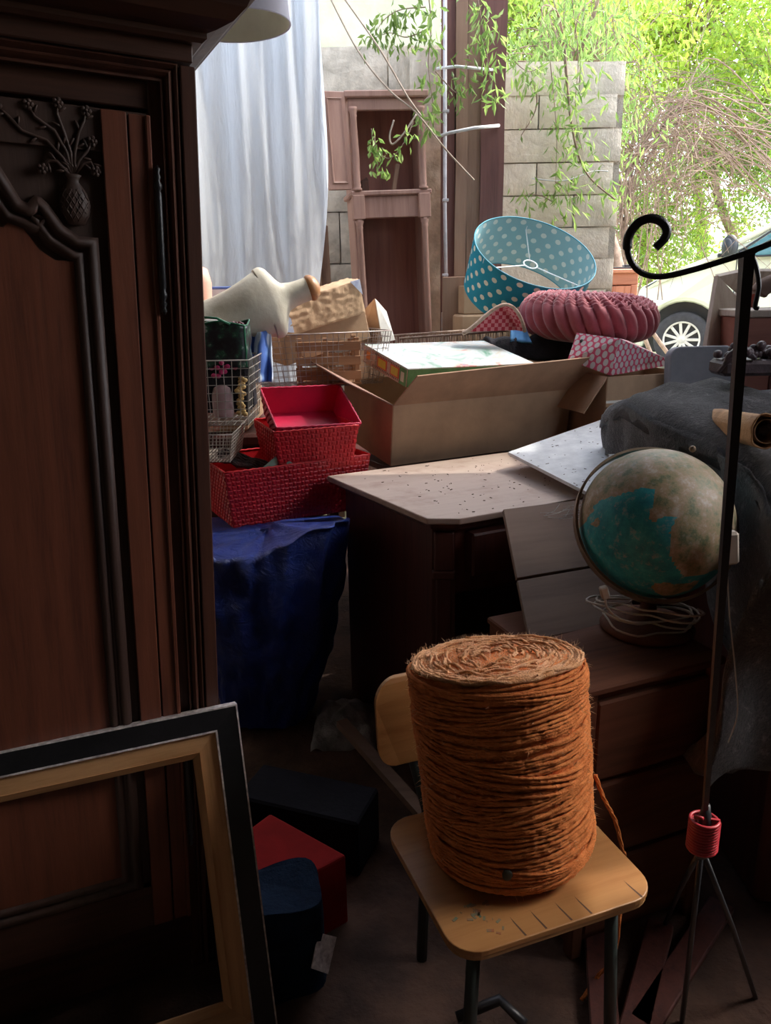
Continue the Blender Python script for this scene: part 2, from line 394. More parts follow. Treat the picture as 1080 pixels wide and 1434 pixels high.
# doors
ARCH = [(-.205, 1.587), (-.237, 1.588), (-.262, 1.605), (-.285, 1.640), (-.297, 1.652), (-.306, 1.654), (-.318, 1.640), (-.330, 1.644), (-.345, 1.672), (-.360, 1.700), (-.380, 1.722), (-.405, 1.735), (-.43, 1.738)]
def S2(p, mir=None):
    x, z = p; x *= S
    return (x, az_(z))
def door(cx_mirror, label=None):
    mir = (lambda x: 2 * cx_mirror - x) if cx_mirror is not None else (lambda x: x)
    xr, xl = -.0915, -.695
    top, bot = az_(1.814), .165
    cxd = (xr + xl) / 2
    def bx(mb, x0, x1, *a, **k): x0, x1 = mir(x0), mir(x1); return mb.box(min(x0, x1), max(x0, x1), *a, **k)
    d = bx(MB(), xl, xr, -.004, .02, bot, top).build('door', M_['carve'], arm)
    # stile: two boards with an open crack
    a = MB(); bx(a, -.168, -.1275, -.020, -.003, bot, top - .004, b=.0015); a.build('stile_board', M_['oakred'], d)
    a = MB(); bx(a, -.1245, xr, -.019, -.003, bot, top - .006, b=.0015); a.build('stile_board', M_['oakred'], d)
    a = MB(); bx(a, xr - .006, xr + .002, -.024, -.003, bot, top - .006, b=.0025); a.build('edge_bead', M_['oakred'], d)
    a = MB(); bx(a, -.1278, -.1242, -.006, -.003, bot, top - .01, b=0); a.build('crack', M_['blackpaint'], d)
    a = MB(); bx(a, xl, -.62, -.020, -.003, bot, top - .004, b=.0015); a.build('stile_board', M_['oakred'], d)
    a = MB(); bx(a, -.62, -.168, -.012, -.003, az_(1.585) + .14, top - .002, b=.001); a.build('door_rail', M_['carve'], d)
    a = MB(); bx(a, -.62, -.168, -.016, -.003, bot, bot + .10, b=.001); a.build('door_rail', M_['oakx'], d)
    P = [S2(p) for p in ARCH]
    half = [(2 * cxd - x, z) for x, z in P][::-1]
    zb = bot + .10
    loop = [(P[0][0], zb)] + P + half[1 if abs(half[0][0] - P[-1][0]) < .005 else 0:] + [(half[-1][0], zb)]
    # loop[0] is bottom right, runs up the right side, over the arch and down the left
    pr = [(-.002, 0), (-.002, .010), (.004, .018), (.010, .021), (.015, .018), (.018, .010), (.021, .006), (.026, .014), (.031, .017), (.036, .013), (.040, .004), (.044, 0)]
    path = [(mir(x), -.003, z) for x, z in loop]
    if cx_mirror is not None: path = path[::-1]
    a = MB(); a.sweep(pr, path, closed=True, smooth=True); a.build('panel_moulding', M_['carve'], d)
    # raised panel inside the moulding
    from_c = (cxd, (zb + P[-1][1]) / 2)
    inner = []
    for i, (x, z) in enumerate(loop):
        dx = .040 if x < cxd else -.040
        if abs(x - cxd) < .03: dx = 0
        inner.append((mir(x + dx), -(z - .038 if z > zb + .01 else z + .038)))
    a = MB(); a.prism([(x, zz) for x, zz in inner], -.010, -.002, M=RX(-PI / 2) @ SC(1, 1, 1))
    # prism built in x,(−z) → rotate so y→z
    a.v = [V((v.x, -abs(v.y) if False else v.y, v.z)) for v in a.v]
    a.build('panel', M_['oakred'], d)
    return d, mir
dr, _ = door(None)
dl, _ = door(-W / 2 - .006)
# hinge pin
def hinge(x, z0_, z1_):
    b = MB(); k = .0058
    pf = [(.002, 0), (k, .006), (.003, .012), (k, .018), (.0035, .024), (k * 1.15, .03), (k * 1.15, .036), (.004, .04), (k, .046), (k, z1_ - z0_ - .046), (.004, z1_ - z0_ - .04), (k * 1.15, z1_ - z0_ - .036), (k * 1.15, z1_ - z0_ - .03), (.0035, z1_ - z0_ - .024), (k, z1_ - z0_ - .018), (.003, z1_ - z0_ - .012), (k, z1_ - z0_ - .006), (.001, z1_ - z0_)]
    b.lathe(pf, 12, M=T((x, -.028, z0_))); b.build('hinge', M_['iron'], arm)
hinge(-.083, az_(1.452), az_(1.722)); hinge(-.083, .35, .6)
# carved pineapple vase with flower sprays on the spandrel
cv = MB(); vx, vz = -.240 * S, az_(1.655)
cv.lathe([(.004, -.042), (.014, -.040), (.022, -.026), (.0245, -.010), (.021, .008), (.013, .020), (.009, .026), (.011, .032), (.014, .036), (.010, .038)], 20,
         M=T((vx, -.012, vz)) @ SC(1, .55, 1), rfn=lambda r, z, a, i: r * (1 + .06 * math.cos(a * 10 + z * 300)))
for i in range(-4, 5):
    for sg in (-1, 1):
        pts = []
        for k in range(7):
            t = k / 6; z = lerp(-.036, .014, t); x = (i * .009 + sg * (t - .5) * .03)
            rr = math.sqrt(max(0, 1 - ((z + .01) / .033) ** 2)) * .024
            if abs(x) < rr: pts.append((vx + x, -.012 - .55 * math.sqrt(max(0, rr * rr - x * x)), vz + z))
        if len(pts) > 2: cv.tube(pts, .0013, 5)
stems = [[(0, .036), (-.012, .06), (-.035, .085), (-.07, .095), (-.088, .115), (-.104, .128)],
         [(0, .036), (-.006, .07), (-.022, .10), (-.05, .118), (-.058, .135)],
         [(0, .036), (0, .07), (-.008, .10), (-.016, .125), (-.014, .142)],
         [(.002, .036), (.006, .07), (.014, .10), (.024, .12), (.028, .135)],
         [(.002, .036), (.012, .06), (.026, .075), (.034, .09)],
         [(.004, .038), (.018, .055), (.030, .058), (.037, .045)],
         [(-.004, .036), (-.022, .055), (-.035, .055), (-.045, .042)]]
y_ = -.014
for st in stems:
    P3 = [V((vx + x, y_, vz + z)) for x, z in st]; cv.tube(P3, [.0028] * (len(P3) - 1) + [.0015], 6)
    for k in range(1, len(P3)):
        mpt = (P3[k] + P3[k - 1]) / 2; d = (P3[k] - P3[k - 1]).normalized(); sd = 1 if k % 2 else -1
        n_ = V((-d.z, 0, d.x)) * sd
        cv.ball((0, 0, 0), (.0035, .0025, .0075), M=T(mpt + n_ * .007) @ align(d * .8 + n_), nu=6, nv=5)
    e = P3[-1]
    for k in range(5):
        an = k * 2 * PI / 5; cv.ball(e + V((math.cos(an) * .0052, -.001, math.sin(an) * .0052)), (.0042, .003, .0042), nu=6, nv=4)
    cv.ball(e + V((0, -.004, 0)), .003, nu=6, nv=4)
cv.build('carving', M_['carve'], dr, label='carved pineapple vase with flower sprays')

# ================================================================== LEANING PICTURE FRAME
TR = at(328, 983, 1.45)
a70 = math.radians(69); fu = V((math.sin(a70), math.cos(a70), .0)).normalized()
fdn = V((.32 * .42, -.32 * .906, -1)).normalized()
FM = frame(TR, fu, -fdn)
pf = thing('picture_frame', 'empty black picture frame with bare pine inner band leaning on armoire', 'picture frame', FM)
L = .70 / 1.0 * 1.0; FW = .95; FH = TR.z / (-fdn.z)
def mitred(name, o0, o1, y0, y1, mats, extra=None):
    c0 = [(-FW + o0, -o0), (-o0, -o0), (-o0, -FH + o0), (-FW + o0, -FH + o0)]; c1 = [(-FW + o1, -o1), (-o1, -o1), (-o1, -FH + o1), (-FW + o1, -FH + o1)]
    for i in range(4):
        j = (i + 1) % 4; q = [c0[i], c0[j], c1[j], c1[i]]
        m = MB(); vs = [(x, y0, z) for x, z in q] + [(x, y1, z) for x, z in q]
        if extra:  # bevelled inwards
            vs = [(x, y0 if k < 2 else extra, z) for k, (x, z) in enumerate(q)] + [(x, y1, z) for x, z in q]
        m.add(vs, [(0, 1, 2, 3), (7, 6, 5, 4), (0, 4, 5, 1), (1, 5, 6, 2), (2, 6, 7, 3), (3, 7, 4, 0)])
        m.build(name, mats[i % 2], pf)
mitred('outer_rail', 0, .045, -.030, 0, [M_['blackpaint'], M_['blackpaint']], -.024)
mitred('worn_edge', -.0012, .002, -.031, -.002, [M_['chalk'], M_['chalk']])
mitred('pine_rail', .047, .084, -.020, -.001, [M_['pinex'], M_['pinez']], -.014)
mitred('pine_bead', .084, .098, -.018, -.001, [M_['pinex'], M_['pinez']], -.006)
mitred('rebate_edge', .0445, .048, -.0262, -.001, [M_['chalk'], M_['chalk']])

# ================================================================== COMMODE, BOARDS
M_['mahog'] = wood('red_mahogany', (.105, .030, .022), (.035, .010, .009), 'Z', .5)
M_['dusttop'] = wood('dusty_top', (.46, .33, .27), (.30, .20, .16), 'X', .75, 5, dust=(.62, .52, .45, .5), bump=.15)
A = az(458, 667, .85); B_ = az(598, 727, .85); C_ = az(645, 727, .85); D_ = az(820, 697, .85)
fd = V((D_.x - C_.x, D_.y - C_.y, 0)).normalized(); bd = V((-fd.y, fd.x, 0))
CM = frame((C_.x, C_.y, 0), fd, (0, 0, 1))
com = thing('commode', 'dark red-brown chest of drawers with dusty pale top', 'chest of drawers', CM)
Ai = CM.inverted() @ A; Bi = CM.inverted() @ B_
CW, CD = 1.22, Ai.y
poly = [(0, 0), (CW, 0), (CW, CD), (Ai.x, Ai.y), (Bi.x, Bi.y)]
m = MB(); m.prism(poly, .832, .852); m.build('top', M_['dusttop'], com, bevel=.004)
ins = .02
p2 = [(0 + .01, ins), (CW - ins, ins), (CW - ins, CD - ins), (Ai.x + ins + .012, CD - ins), (Bi.x + ins, Bi.y + .012)]
m = MB(); m.prism([(x, y) for x, y in p2], .81, .833); m.build('cornice_mould', M_['mahog'], com, bevel=.006)
ins = .035
p3 = [(.0 + .012, ins + .01), (CW - ins, ins + .01), (CW - ins, CD - ins), (Ai.x + ins + .02, CD - ins), (Bi.x + ins, Bi.y + .03)]
m = MB()
m.prism(p3, .0, .10); m.prism(p3, .60, .81)
m.prism([(CW - .1, .05), (CW - .04, .05), (CW - .04, CD - .05), (CW - .1, CD - .05)], .1, .6)
m.prism([p3[4], p3[0], (.05, .12), (Ai.x + ins + .06, CD - ins - .02), p3[3]], .1, .6)
m.prism([(.04, CD - .07), (CW - .05, CD - .07), (CW - .05, CD - .05), (.04, CD - .05)], .1, .6)
m.build('carcass', M_['mahog'], com)
# canted corner pilaster with capital block
cx, cy = (p3[4][0] + p3[0][0]) / 2, (p3[4][1] + p3[0][1]) / 2; ca = math.atan2(p3[0][1] - p3[4][1], p3[0][0] - p3[4][0])
PM = T((cx, cy, 0)) @ RZ(ca)
m = MB(); m.box(-.03, .03, -.022, .005, .68, .80, M=PM, b=.004); m.box(-.035, .035, -.028, .005, .655, .68, M=PM, b=.004); m.box(-.024, .024, -.014, .005, .04, .655, M=PM, b=.004); m.build('pilaster', M_['mahog'], com)
for zz in (.66,):
    m = MB(); m.box(.045, CW * .5 - .01, .0, .05, zz, .795, b=.006); d = m.build('drawer', M_['mahog'], com)
    m = MB(); m.box(CW * .5 + .01, CW - .05, .02, .05, zz, .795, b=.006); m.build('drawer', M_['mahog'], com)
# debris specks on the top
M_['debris'] = plain('dry_debris', (.10, .055, .03), (.04, .02, .012), .9)
m = MB()
for k in range(170):
    x = random.uniform(Ai.x + .08, CW * .75); y = random.uniform(.03, CD - .03)
    if x < 0 and y < CD * .75 - (x - Ai.x) * 1.6: continue
    s_ = random.uniform(.0008, .0030); m.box(-s_ * random.uniform(1, 3), s_, -s_ * .6, s_ * .6, 0, s_ * .6, M=T((x, y, .852)) @ RZ(random.uniform(0, 3)), b=0)
o = m.build('debris', M_['debris'], com, kind='stuff')
# white board lying on top, propped
M_['whiteboard'] = plain('dusty_white_board', (.74, .76, .77), (.56, .58, .60), .7, 14, .15)
A = at(710, 632, 2.75); B_ = at(828, 692, 2.22); C2 = at(905, 566, 3.25)
ux = (B_ - A).normalized(); vy = (C2 - A); vy = (vy - ux * vy.dot(ux))
WMx = frame(A, ux, ux.cross(vy)); Lx, Ly = (B_ - A).length, (C2 - A).length
wbk = thing('white_board', 'loose pale dusty board lying across the chest of drawers top', 'board', WMx)
cl = WMx.inverted() @ C2
m = MB(); m.prism([(.012, 0), (Lx + .05, 0), (Lx + .05 + cl.x, cl.y), (cl.x, cl.y), (0, .03)], -.012, 0); m.build('board', M_['whiteboard'], wbk)
m = MB()
for k in range(130):
    t = random.random(); y = t * cl.y; x = random.uniform(.02, Lx) + cl.x * t; s_ = random.uniform(.0008, .0027)
    m.box(-s_ * random.uniform(1, 4), s_, -s_ * .5, s_ * .5, 0, s_ * .5, M=T((x, y, .0)) @ RZ(random.uniform(0, 3)), b=0)
m.build('debris', M_['debris'], wbk, kind='stuff')
m = MB(); mid = (A + B_ + C2) / 3 + V((.25, .05, 0)); m.box(-.10, .10, -.10, .10, 0, mid.z - .90, b=.003)
single(m, 'wood_offcut', M_['mahog'], 'dark wood block propping the pale loose board', 'block', M=T((mid.x, mid.y + .10, .8525)))
# plank leaning on the commode front, standing on the small chest
M_['greyplank'] = wood('grey_drawer_bottom', (.19, .115, .078), (.095, .052, .036), 'X', .8, 3, bump=.3)
A = at(705, 713, 2.06); B_ = at(835, 697, 2.20); C2 = az(742, 897, .705); 
ux = (B_ - A).normalized(); dn = (C2 - A); dnl = dn.length
PLM = frame(A, ux, -(dn))
cl = PLM.inverted() @ C2
pk = thing('leaning_plank', 'grey-brown wide plank with cobwebs leaning behind the globe', 'plank', PLM)
Wp = (B_ - A).length
def plq(y0, y1, z0_, z1_, x0=0, x1=1):
    vs = []
    for y in (y0, y1):
        for (x, z) in ((x0, z0_), (x1, z0_), (x1, z1_), (x0, z1_)): vs.append((x * Wp + cl.x * (z / cl.z) , y, z))
    m = MB(); m.add(vs, [(0, 1, 2, 3), (7, 6, 5, 4), (0, 4, 5, 1), (1, 5, 6, 2), (2, 6, 7, 3), (3, 7, 4, 0)]); return m
zb = cl.z
plq(0, .012, zb * .57, 0).build('board', M_['greyplank'], pk, bevel=.002)
plq(.001, .012, zb, zb * .585).build('board', M_['greyplank'], pk, bevel=.002)
M_['cobw'] = M_['cobweb']
m = MB()
for k in range(14):
    a_ = V((random.uniform(.1, .26), -.004, random.uniform(-.02, -.10))); b_ = a_ + V((random.uniform(.03, .12), random.uniform(-.02, 0), random.uniform(-.03, .02)))
    m.tube([a_, (a_ + b_) / 2 + V((0, 0, -.008)), b_], .0006, 3)
m.build('cobweb', M_['cobweb'], pk, kind='stuff')

# ================================================================== SMALL CHEST WITH GLOBE
M_['chestw'] = wood('brown_chest', (.125, .046, .024), (.055, .019, .011), 'X', .8, 5, spec=.2)
P0 = az(822, 965, .70); P1 = az(985, 925, .70)
cu = V((P1.x - P0.x, P1.y - P0.y, 0)).normalized()
CH = frame((P0.x, P0.y, 0), cu, (0, 0, 1))
ch = thing('low_chest', 'low brown wooden chest of drawers carrying the globe', 'chest of drawers', CH)
CL, CDp = .36, .40
m = MB(); m.box(-.008, CL + .008, -.01, CDp, .682, .70, b=.004); m.build('top', M_['chestw'], ch)
m = MB(); m.box(0, CL, .012, CDp, 0.03, .682, b=.003); m.build('carcass', M_['chestw'], ch)
for k in range(3):
    z0_ = .06 + k * .205
    m = MB(); m.box(.03, CL - .03, -.004, .02, z0_, z0_ + .19, b=.005); d = m.build('drawer', M_['chestw'], ch)
    for x in (): kb = MB(); kb.lathe([(.004, 0), (.005, .01), (.012, .014), (.012, .02), (.004, .024)], 12, M=T((x, -.004, z0_ + .095)) @ RX(PI / 2)); kb.build('knob', M_['iron'], d)
for x in (0, CL - .03): m = MB(); m.box(x, x + .03, -.002, .03, 0, .682, b=.003); m.build('front_stile', M_['chestw'], ch)

# globe
GC = at(918, 733, 1.70); GR = .172
M_['globe'], t, p = newmat('globe_print')
at_ = t.nodes.new('ShaderNodeAttribute'); at_.attribute_name = 'paint'
vec = coords(t, (1, 1, 1)); n1 = noisen(t, vec, 26, 7, .75); n2 = noisen(t, vec, 60, 5, .7)
land = ramp(t, n1, [(.38, (.12, .15, .08)), (.46, (.26, .22, .12)), (.54, (.34, .24, .15)), (.64, (.46, .40, .33))])
sea = ramp(t, n1, [(.38, (.014, .23, .30)), (.55, (.025, .34, .40)), (.68, (.06, .42, .46))])
ad = t.nodes.new('ShaderNodeMath'); ad.operation = 'MULTIPLY_ADD'; ad.inputs[1].default_value = .5; t.links.new(n2, ad.inputs[0]); t.links.new(at_.outputs['Fac'], ad.inputs[2])
fac = ramp(t, ad.outputs[0], [(.72, (0, 0, 0)), (.78, (1, 1, 1))])
c = mixc(t, fac, sea, land)
dust = ramp(t, n2, [(.54, (0, 0, 0)), (.66, (.45, .45, .45))]); c = mixc(t, dust, c, (.42, .38, .33))
t.links.new(c, p.inputs['Base Color']); p.inputs['Roughness'].default_value = .55; bumpn(t, n2, p, .25, .003)
def inpoly(x, y, P):
    r = False; j = len(P) - 1
    for i in range(len(P)):
        if (P[i][1] > y) != (P[j][1] > y) and x < (P[j][0] - P[i][0]) * (y - P[i][1]) / (P[j][1] - P[i][1]) + P[i][0]: r = not r
        j = i
    return r
gx, gy, gr = 495., 620., 385.
def gp(l): return [((x - gx) / gr, -(y - gy) / gr) for x, y in l]
SEA = gp([(40, 740), (150, 650), (200, 575), (235, 520), (330, 495), (400, 465), (482, 455), (478, 540), (465, 590), (485, 625), (520, 595), (590, 575), (562, 660), (575, 760), (600, 820), (650, 865), (720, 850), (800, 820), (900, 760), (900, 1100), (500, 1200), (100, 1000)])
BL = gp([(500, 935), (530, 905), (620, 902), (720, 880), (700, 920), (620, 965), (550, 980)]); ISL = gp([(190, 640), (215, 608), (240, 625), (215, 665)])
GM = frame(GC, (1, 0, 0), (0, .0, 1))
viewd = (CAM - GC).normalized(); gxv = V((0, 0, 1)).cross(viewd).normalized(); gyv = viewd.cross(gxv)
gl = thing('globe', 'dusty blue terrestrial globe on a stand atop the low chest', 'globe', T((GC.x, GC.y, .70)))
g = MB(); nu, nv = 180, 120
cols = []
for j in range(nv + 1):
    la = -PI / 2 + PI * j / nv
    for i in range(nu):
        lo = 2 * PI * i / nu; d = V((math.cos(la) * math.cos(lo), math.cos(la) * math.sin(lo), math.sin(la)))
        g.v.append(d * GR + V((0, 0, GC.z - .70)))
        x, y = d.dot(gxv), d.dot(gyv)
        q = 1.0
        if d.dot(viewd) > -.1:
            wx, wy = x + nz(x, y, 5, 9) * .03, y + nz(x, y, 9, 9) * .03
            if inpoly(wx, wy, SEA) and not inpoly(wx, wy, BL): q = 0.0
            if inpoly(wx, wy, ISL): q = 1.
        else: q = 1. if noise.noise(d * 1.6) > .1 else 0.
        cols.append(q * .5 + .22)
for j in range(nv):
    for i in range(nu): k = (i + 1) % nu; g.f.append([j * nu + i, j * nu + k, (j + 1) * nu + k, (j + 1) * nu + i]); g.sm.append(True)
g.col = cols; g.build('sphere', M_['globe'], gl)
M_['brass'] = plain('dull_brass', (.30, .22, .15), (.16, .11, .075), .45, 20, .1, metal=.4)
gc_l = V((0, 0, GC.z - .70))
# meridian ring: a tilted flat hoop seen nearly edge-on, from top right to bottom
ax1 = V((.62, .25, .75)).normalized(); nrm_ = V((.55, -.45, -.55)); ax2 = nrm_.cross(ax1).normalized()
ring = []
rn = (gxv * .28 + viewd * .90 + gyv * .33).normalized()
a1 = gxv - rn * gxv.dot(rn); a1.normalize(); a2 = rn.cross(a1)
pts = [gc_l + (a1 * math.cos(t_) + a2 * math.sin(t_)) * (GR + .012) for t_ in [2 * PI * k / 72 for k in range(72)]]
m = MB(); N = 72; vs = []; fs = []
for k in range(N):
    d = (pts[k] - gc_l).normalized()
    for (rr, hh) in ((-.003, -.012), (.003, -.012), (.003, .012), (-.003, .012)): vs.append(pts[k] + d * rr + rn * hh)
for k in range(N):
    l = (k + 1) % N
    for q in range(4): fs.append((k * 4 + q, k * 4 + (q + 1) % 4, l * 4 + (q + 1) % 4, l * 4 + q))
m.add(vs, fs); m.build('meridian_ring', M_['brass'], gl)
m = MB(); m.lathe([(.105, 0), (.11, .008), (.10, .018), (.05, .028), (.022, .036), (.016, GC.z - .70 - GR - .012), (.018, GC.z - .70 - GR - .004)], 40); m.build('base', M_['chestw'], gl)
kb = MB(); e = gc_l + (gyv * .93 + gxv * .35).normalized() * (GR + .016); kb.ball(e, .008); kb.build('pivot_knob', M_['brass'], gl)
# cable coiled round the base + plug
M_['cable'] = plain('cream_cable', (.52, .46, .38), (.40, .34, .28), .5)
pts = []; cz_ = .735
P_ = (at(850, 832, 1.60), at(862, 868, 1.58))
pts += [at(848, 832, 1.56), at(850, 850, 1.55), at(868, 866, 1.56), at(900, 872, 1.57)]
for k in range(60):
    a_ = k * .42; r_ = .085 + .022 * math.sin(k * .9) + .01 * math.sin(k * 2.1)
    pts.append(V((GC.x - .01 + r_ * math.cos(a_) * 1.15 + .01 * math.sin(k * .13), GC.y - .02 + r_ * math.sin(a_), .735 + .018 * math.sin(k * .37) + k * .0006)))
m = MB()
sm = []
for i in range(len(pts) - 1):
    p0, p1, p2_, p3_ = pts[max(i - 1, 0)], pts[i], pts[i + 1], pts[min(i + 2, len(pts) - 1)]
    for k in range(3):
        t_ = k / 3; sm.append(.5 * ((2 * p1) + (p2_ - p0) * t_ + (2 * p0 - 5 * p1 + 4 * p2_ - p3_) * t_ ** 2 + (3 * p1 - p0 - 3 * p2_ + p3_) * t_ ** 3))
m.tube(sm, .0026, 6)
cb = thing('power_cable', 'pale cable loosely coiled around the globe base', 'cable', T((GC.x, GC.y, .70)))
m.build('cord', M_['cable'], cb, world=True)
m = MB(); m.box(-.009, .009, -.009, .009, -.006, .022, M=T(at(848, 834, 1.56)) @ RY(-.3), b=.003); m.build('connector', M_['cable'], cb, world=True)
m = MB(); m.box(-.017, .017, -.012, .012, -.036, .036, b=.008)
single(m, 'switch_block', M_['cable'], 'cream plastic switch hanging behind the iron pole', 'switch', M=T(at(1022, 767, 1.52)) @ RY(-.12))

# ================================================================== CHAIR + TWINE SPOOL
sA = az(650, 1328, .45); cu = V((.94, .34, 0)).normalized(); O = V((.105, .995, 0))
CHM = frame(O, cu, (0, 0, 1))
chair = thing('plywood_chair', 'old plywood chair with rounded seat holding the twine spool', 'chair', CHM)
def rrect(x0, x1, y0, y1, r, n=7):
    P = []
    for cx, cy, a0 in ((x1 - r, y0 + r, -PI / 2), (x1 - r, y1 - r, 0), (x0 + r, y1 - r, PI / 2), (x0 + r, y0 + r, PI)):
        for k in range(n + 1): a_ = a0 + PI / 2 * k / n; P.append((cx + r * math.cos(a_), cy + r * math.sin(a_)))
    return P
m = MB(); m.prism(rrect(0, .40, 0, .36, .055), .438, .450); m.build('seat', M_['ply'], chair, bevel=.002)
m = MB(); m.prism(rrect(.002, .398, .002, .358, .053), .430, .4375); m.build('seat_underside', M_['plyedge'], chair)
M_['flake'] = plain('flaked_paint', (.12, .20, .14), (.30, .10, .04), .7, 40)
M_['crackm'] = plain('seat_crack', (.10, .05, .03), (.06, .03, .02), .8)
m = MB()
for k in range(26):
    x, y = random.gauss(.075, .02), random.gauss(.07, .02); s_ = random.uniform(.001, .005); m.box(-s_ * 1.6, s_, -s_ * .6, s_ * .6, 0, .0006, M=T((x, y, .450)) @ RZ(random.uniform(0, 3)), b=0)
m.build('paint_flakes', M_['flake'], chair, kind='stuff')
for x in (.125, .165, .215, .255, .36):
    m = MB(); m.add([(x, .004, .4503), (x + .004, .004, .4503), (x + .002 - .006, .05, .4503), (x - .004, .035, .4503)], [(0, 1, 2, 3)]); m.build('crack', M_['crackm'], chair)
# backrest: gently curved rounded plate
m = MB()
def bk(u_, v_):
    a_ = u_ * 2 * PI; return None
pl = rrect(0.022, .385, .515, .712, .05)
vs = []
for dy in (0, .010):
    for (x, z) in pl: vs.append((x, .425 + dy + .03 * math.sin(PI * (x / .4)) + (z - .5) * .12, z))
n = len(pl); m.add(vs, [list(range(n)), [n + i for i in range(n)][::-1]] + [(i, (i + 1) % n, n + (i + 1) % n, n + i) for i in range(n)])
m.build('backrest', M_['ply'], chair)
M_['legm'] = plain('dark_green_steel', (.016, .024, .022), (.010, .014, .013), .5, 20)
for (x, y) in ((.06, .06), (.34, .06)):
    m = MB(); m.tube([(x, y, .43), (x + (-.02 if x < .2 else .02), y - .01, .0)], .0125, 10); m.build('leg', M_['legm'], chair)
for x in (.11, .29):
    m = MB(); m.tube([(x, .42, 0), (x, .385, .43), (x, .455, .50), (x, .500, .68)], .0125, 10); m.build('leg', M_['legm'], chair)
m = MB(); m.tube([(.05, .05, .42), (.06, .385, .42)], .010, 8); m.tube([(.35, .05, .42), (.34, .385, .42)], .010, 8); m.tube([(.05, .08, .42), (.35, .08, .42)], .010, 8); m.build('seat_rails', M_['legm'], chair)

SM = T((.234, 1.268, .4565)) @ RY(-.10)
sp = thing('twine_spool', 'large cylindrical spool of orange-brown jute twine', 'twine spool', SM)
SRt, SRb, SH = .159, .157, .362
def wpz(m):      # the spool is wound higher on the near side
    for v in m.v: v.z += (max(0, v.z) / SH) ** 1.3 * (.034 - .215 * v.y - .03 * v.x)
    return m
def srad(z):
    t_ = z / SH; r_ = lerp(SRb, SRt, t_)
    r_ -= .012 * max(0, 1 - t_ / .07) ** 1.5
    r_ -= .010 * max(0, (t_ - .955) / .045) ** 1.5
    return r_
m = MB(); m.lathe([(srad(SH * k / 20) - .004, SH * k / 20) for k in range(21)], 64); wpz(m).build('core_body', M_['twine'], sp)
pts = []; turns = 58; spt = 130
for i in range(turns * spt):
    th = 2 * PI * i / spt; t_ = i / (turns * spt); z = .004 + (SH - .010) * t_
    z += .0075 * math.sin(th * .5 + t_ * 40) * math.sin(t_ * 23 + 1) + .003 * nz(math.cos(th) * 2, math.sin(th) * 2, t_ * 60, 1.5)
    z = min(max(z, .003), SH - .002); r_ = srad(z) + .0016 * math.sin(i * 1.7) * .5 + .0025 * nz(math.cos(th) * 3, math.sin(th) * 3, t_ * 30)
    pts.append((r_ * math.cos(th), r_ * math.sin(th), z))
m = MB(); m.tube(pts, [.0038 if i % 2 else .0028 for i in range(len(pts))], 5); wpz(m).build('twine_winding', M_['twine'], sp, fix=False)
# second, crossing layer
pts = []; turns = 20; spt = 130
for i in range(turns * spt):
    th = -2 * PI * i / spt; t_ = i / (turns * spt)
    z = SH * (.5 + .47 * math.sin(t_ * 2 * PI * 3.3)) + .006 * nz(math.cos(th), math.sin(th), t_ * 50)
    z = min(max(z, .006), SH - .006); r_ = srad(z) + .0028 + .002 * nz(math.cos(th) * 3, math.sin(th) * 3, t_ * 40)
    pts.append((r_ * math.cos(th), r_ * math.sin(th), z))
m = MB(); m.tube(pts, [.0035 if i % 2 else .0025 for i in range(len(pts))], 5); wpz(m).build('crossing_winding', M_['twine'], sp, fix=False)
pts = []; turns = 24
for i in range(turns * 90):
    th = 2 * PI * i / 90; t_ = i / (turns * 90); r_ = lerp(.022, SRt - .006, t_) + .0035 * nz(math.cos(th) * 2, math.sin(th) * 2, t_ * 9, 2)
    pts.append((r_ * math.cos(th), r_ * math.sin(th), SH + .0 - .010 * (1 - t_) + .004 * nz(math.cos(th) * 3, math.sin(th) * 3, t_ * 30, 1.5)))
m = MB(); m.tube(pts, [.0044 if i % 2 else .0032 for i in range(len(pts))], 5)
for k in range(60):
    th = random.uniform(0, 6.28); r0 = random.uniform(.03, SRt - .01); P3 = []
    for q in range(8):
        P3.append((r0 * math.cos(th), r0 * math.sin(th), SH + .002 + .004 * math.sin(q))); th += random.uniform(.1, .2); r0 = min(max(r0 + random.uniform(-.006, .006), .02), SRt - .004)
    m.tube(P3, .0028, 5)
wpz(m).build('twine_top', M_['twinelit'], sp, fix=False)
m = MB()
M_['fuzz'] = plain('jute_fuzz', (.80, .50, .30), (.60, .32, .16), .9)
for k in range(4200):
    th = random.uniform(0, 6.283)
    if random.random() < .45: r_ = math.sqrt(random.random()) * SRt; p_ = V((r_ * math.cos(th), r_ * math.sin(th), SH)); nn = V((random.gauss(0, .5), random.gauss(0, .5), 1))
    else:
        z = random.uniform(0, SH); r_ = srad(z); p_ = V((r_ * math.cos(th), r_ * math.sin(th), z)); nn = V((math.cos(th), math.sin(th), 0)) * .8 + V((random.gauss(0, .7), random.gauss(0, .7), random.gauss(0, .7)))
    l_ = random.uniform(.005, .016) * (1.5 if random.random() < .06 else 1); nn.normalize(); s2 = nn.orthogonal().normalized() * .00033
    mid_ = p_ + nn * l_ * .5 + V((random.gauss(0, .002), random.gauss(0, .002), random.gauss(0, .002)))
    m.add([p_ - s2, p_ + s2, mid_ + s2, mid_ - s2, mid_ + (nn + V((random.gauss(0, .4), random.gauss(0, .4), -.3))) * l_ * .5], [(0, 1, 2, 3), (3, 2, 4)])
wpz(m).build('loose_fibres', M_['fuzz'], sp, kind='stuff', fix=False)
m = MB(); m.ball((0, 0, 0), (.010, .003, .012), M=T(V((-.028, -.161, .062))), nu=7, nv=5); m.build('dry_leaf', plain('dry_leaf', (.05, .05, .03)), sp)
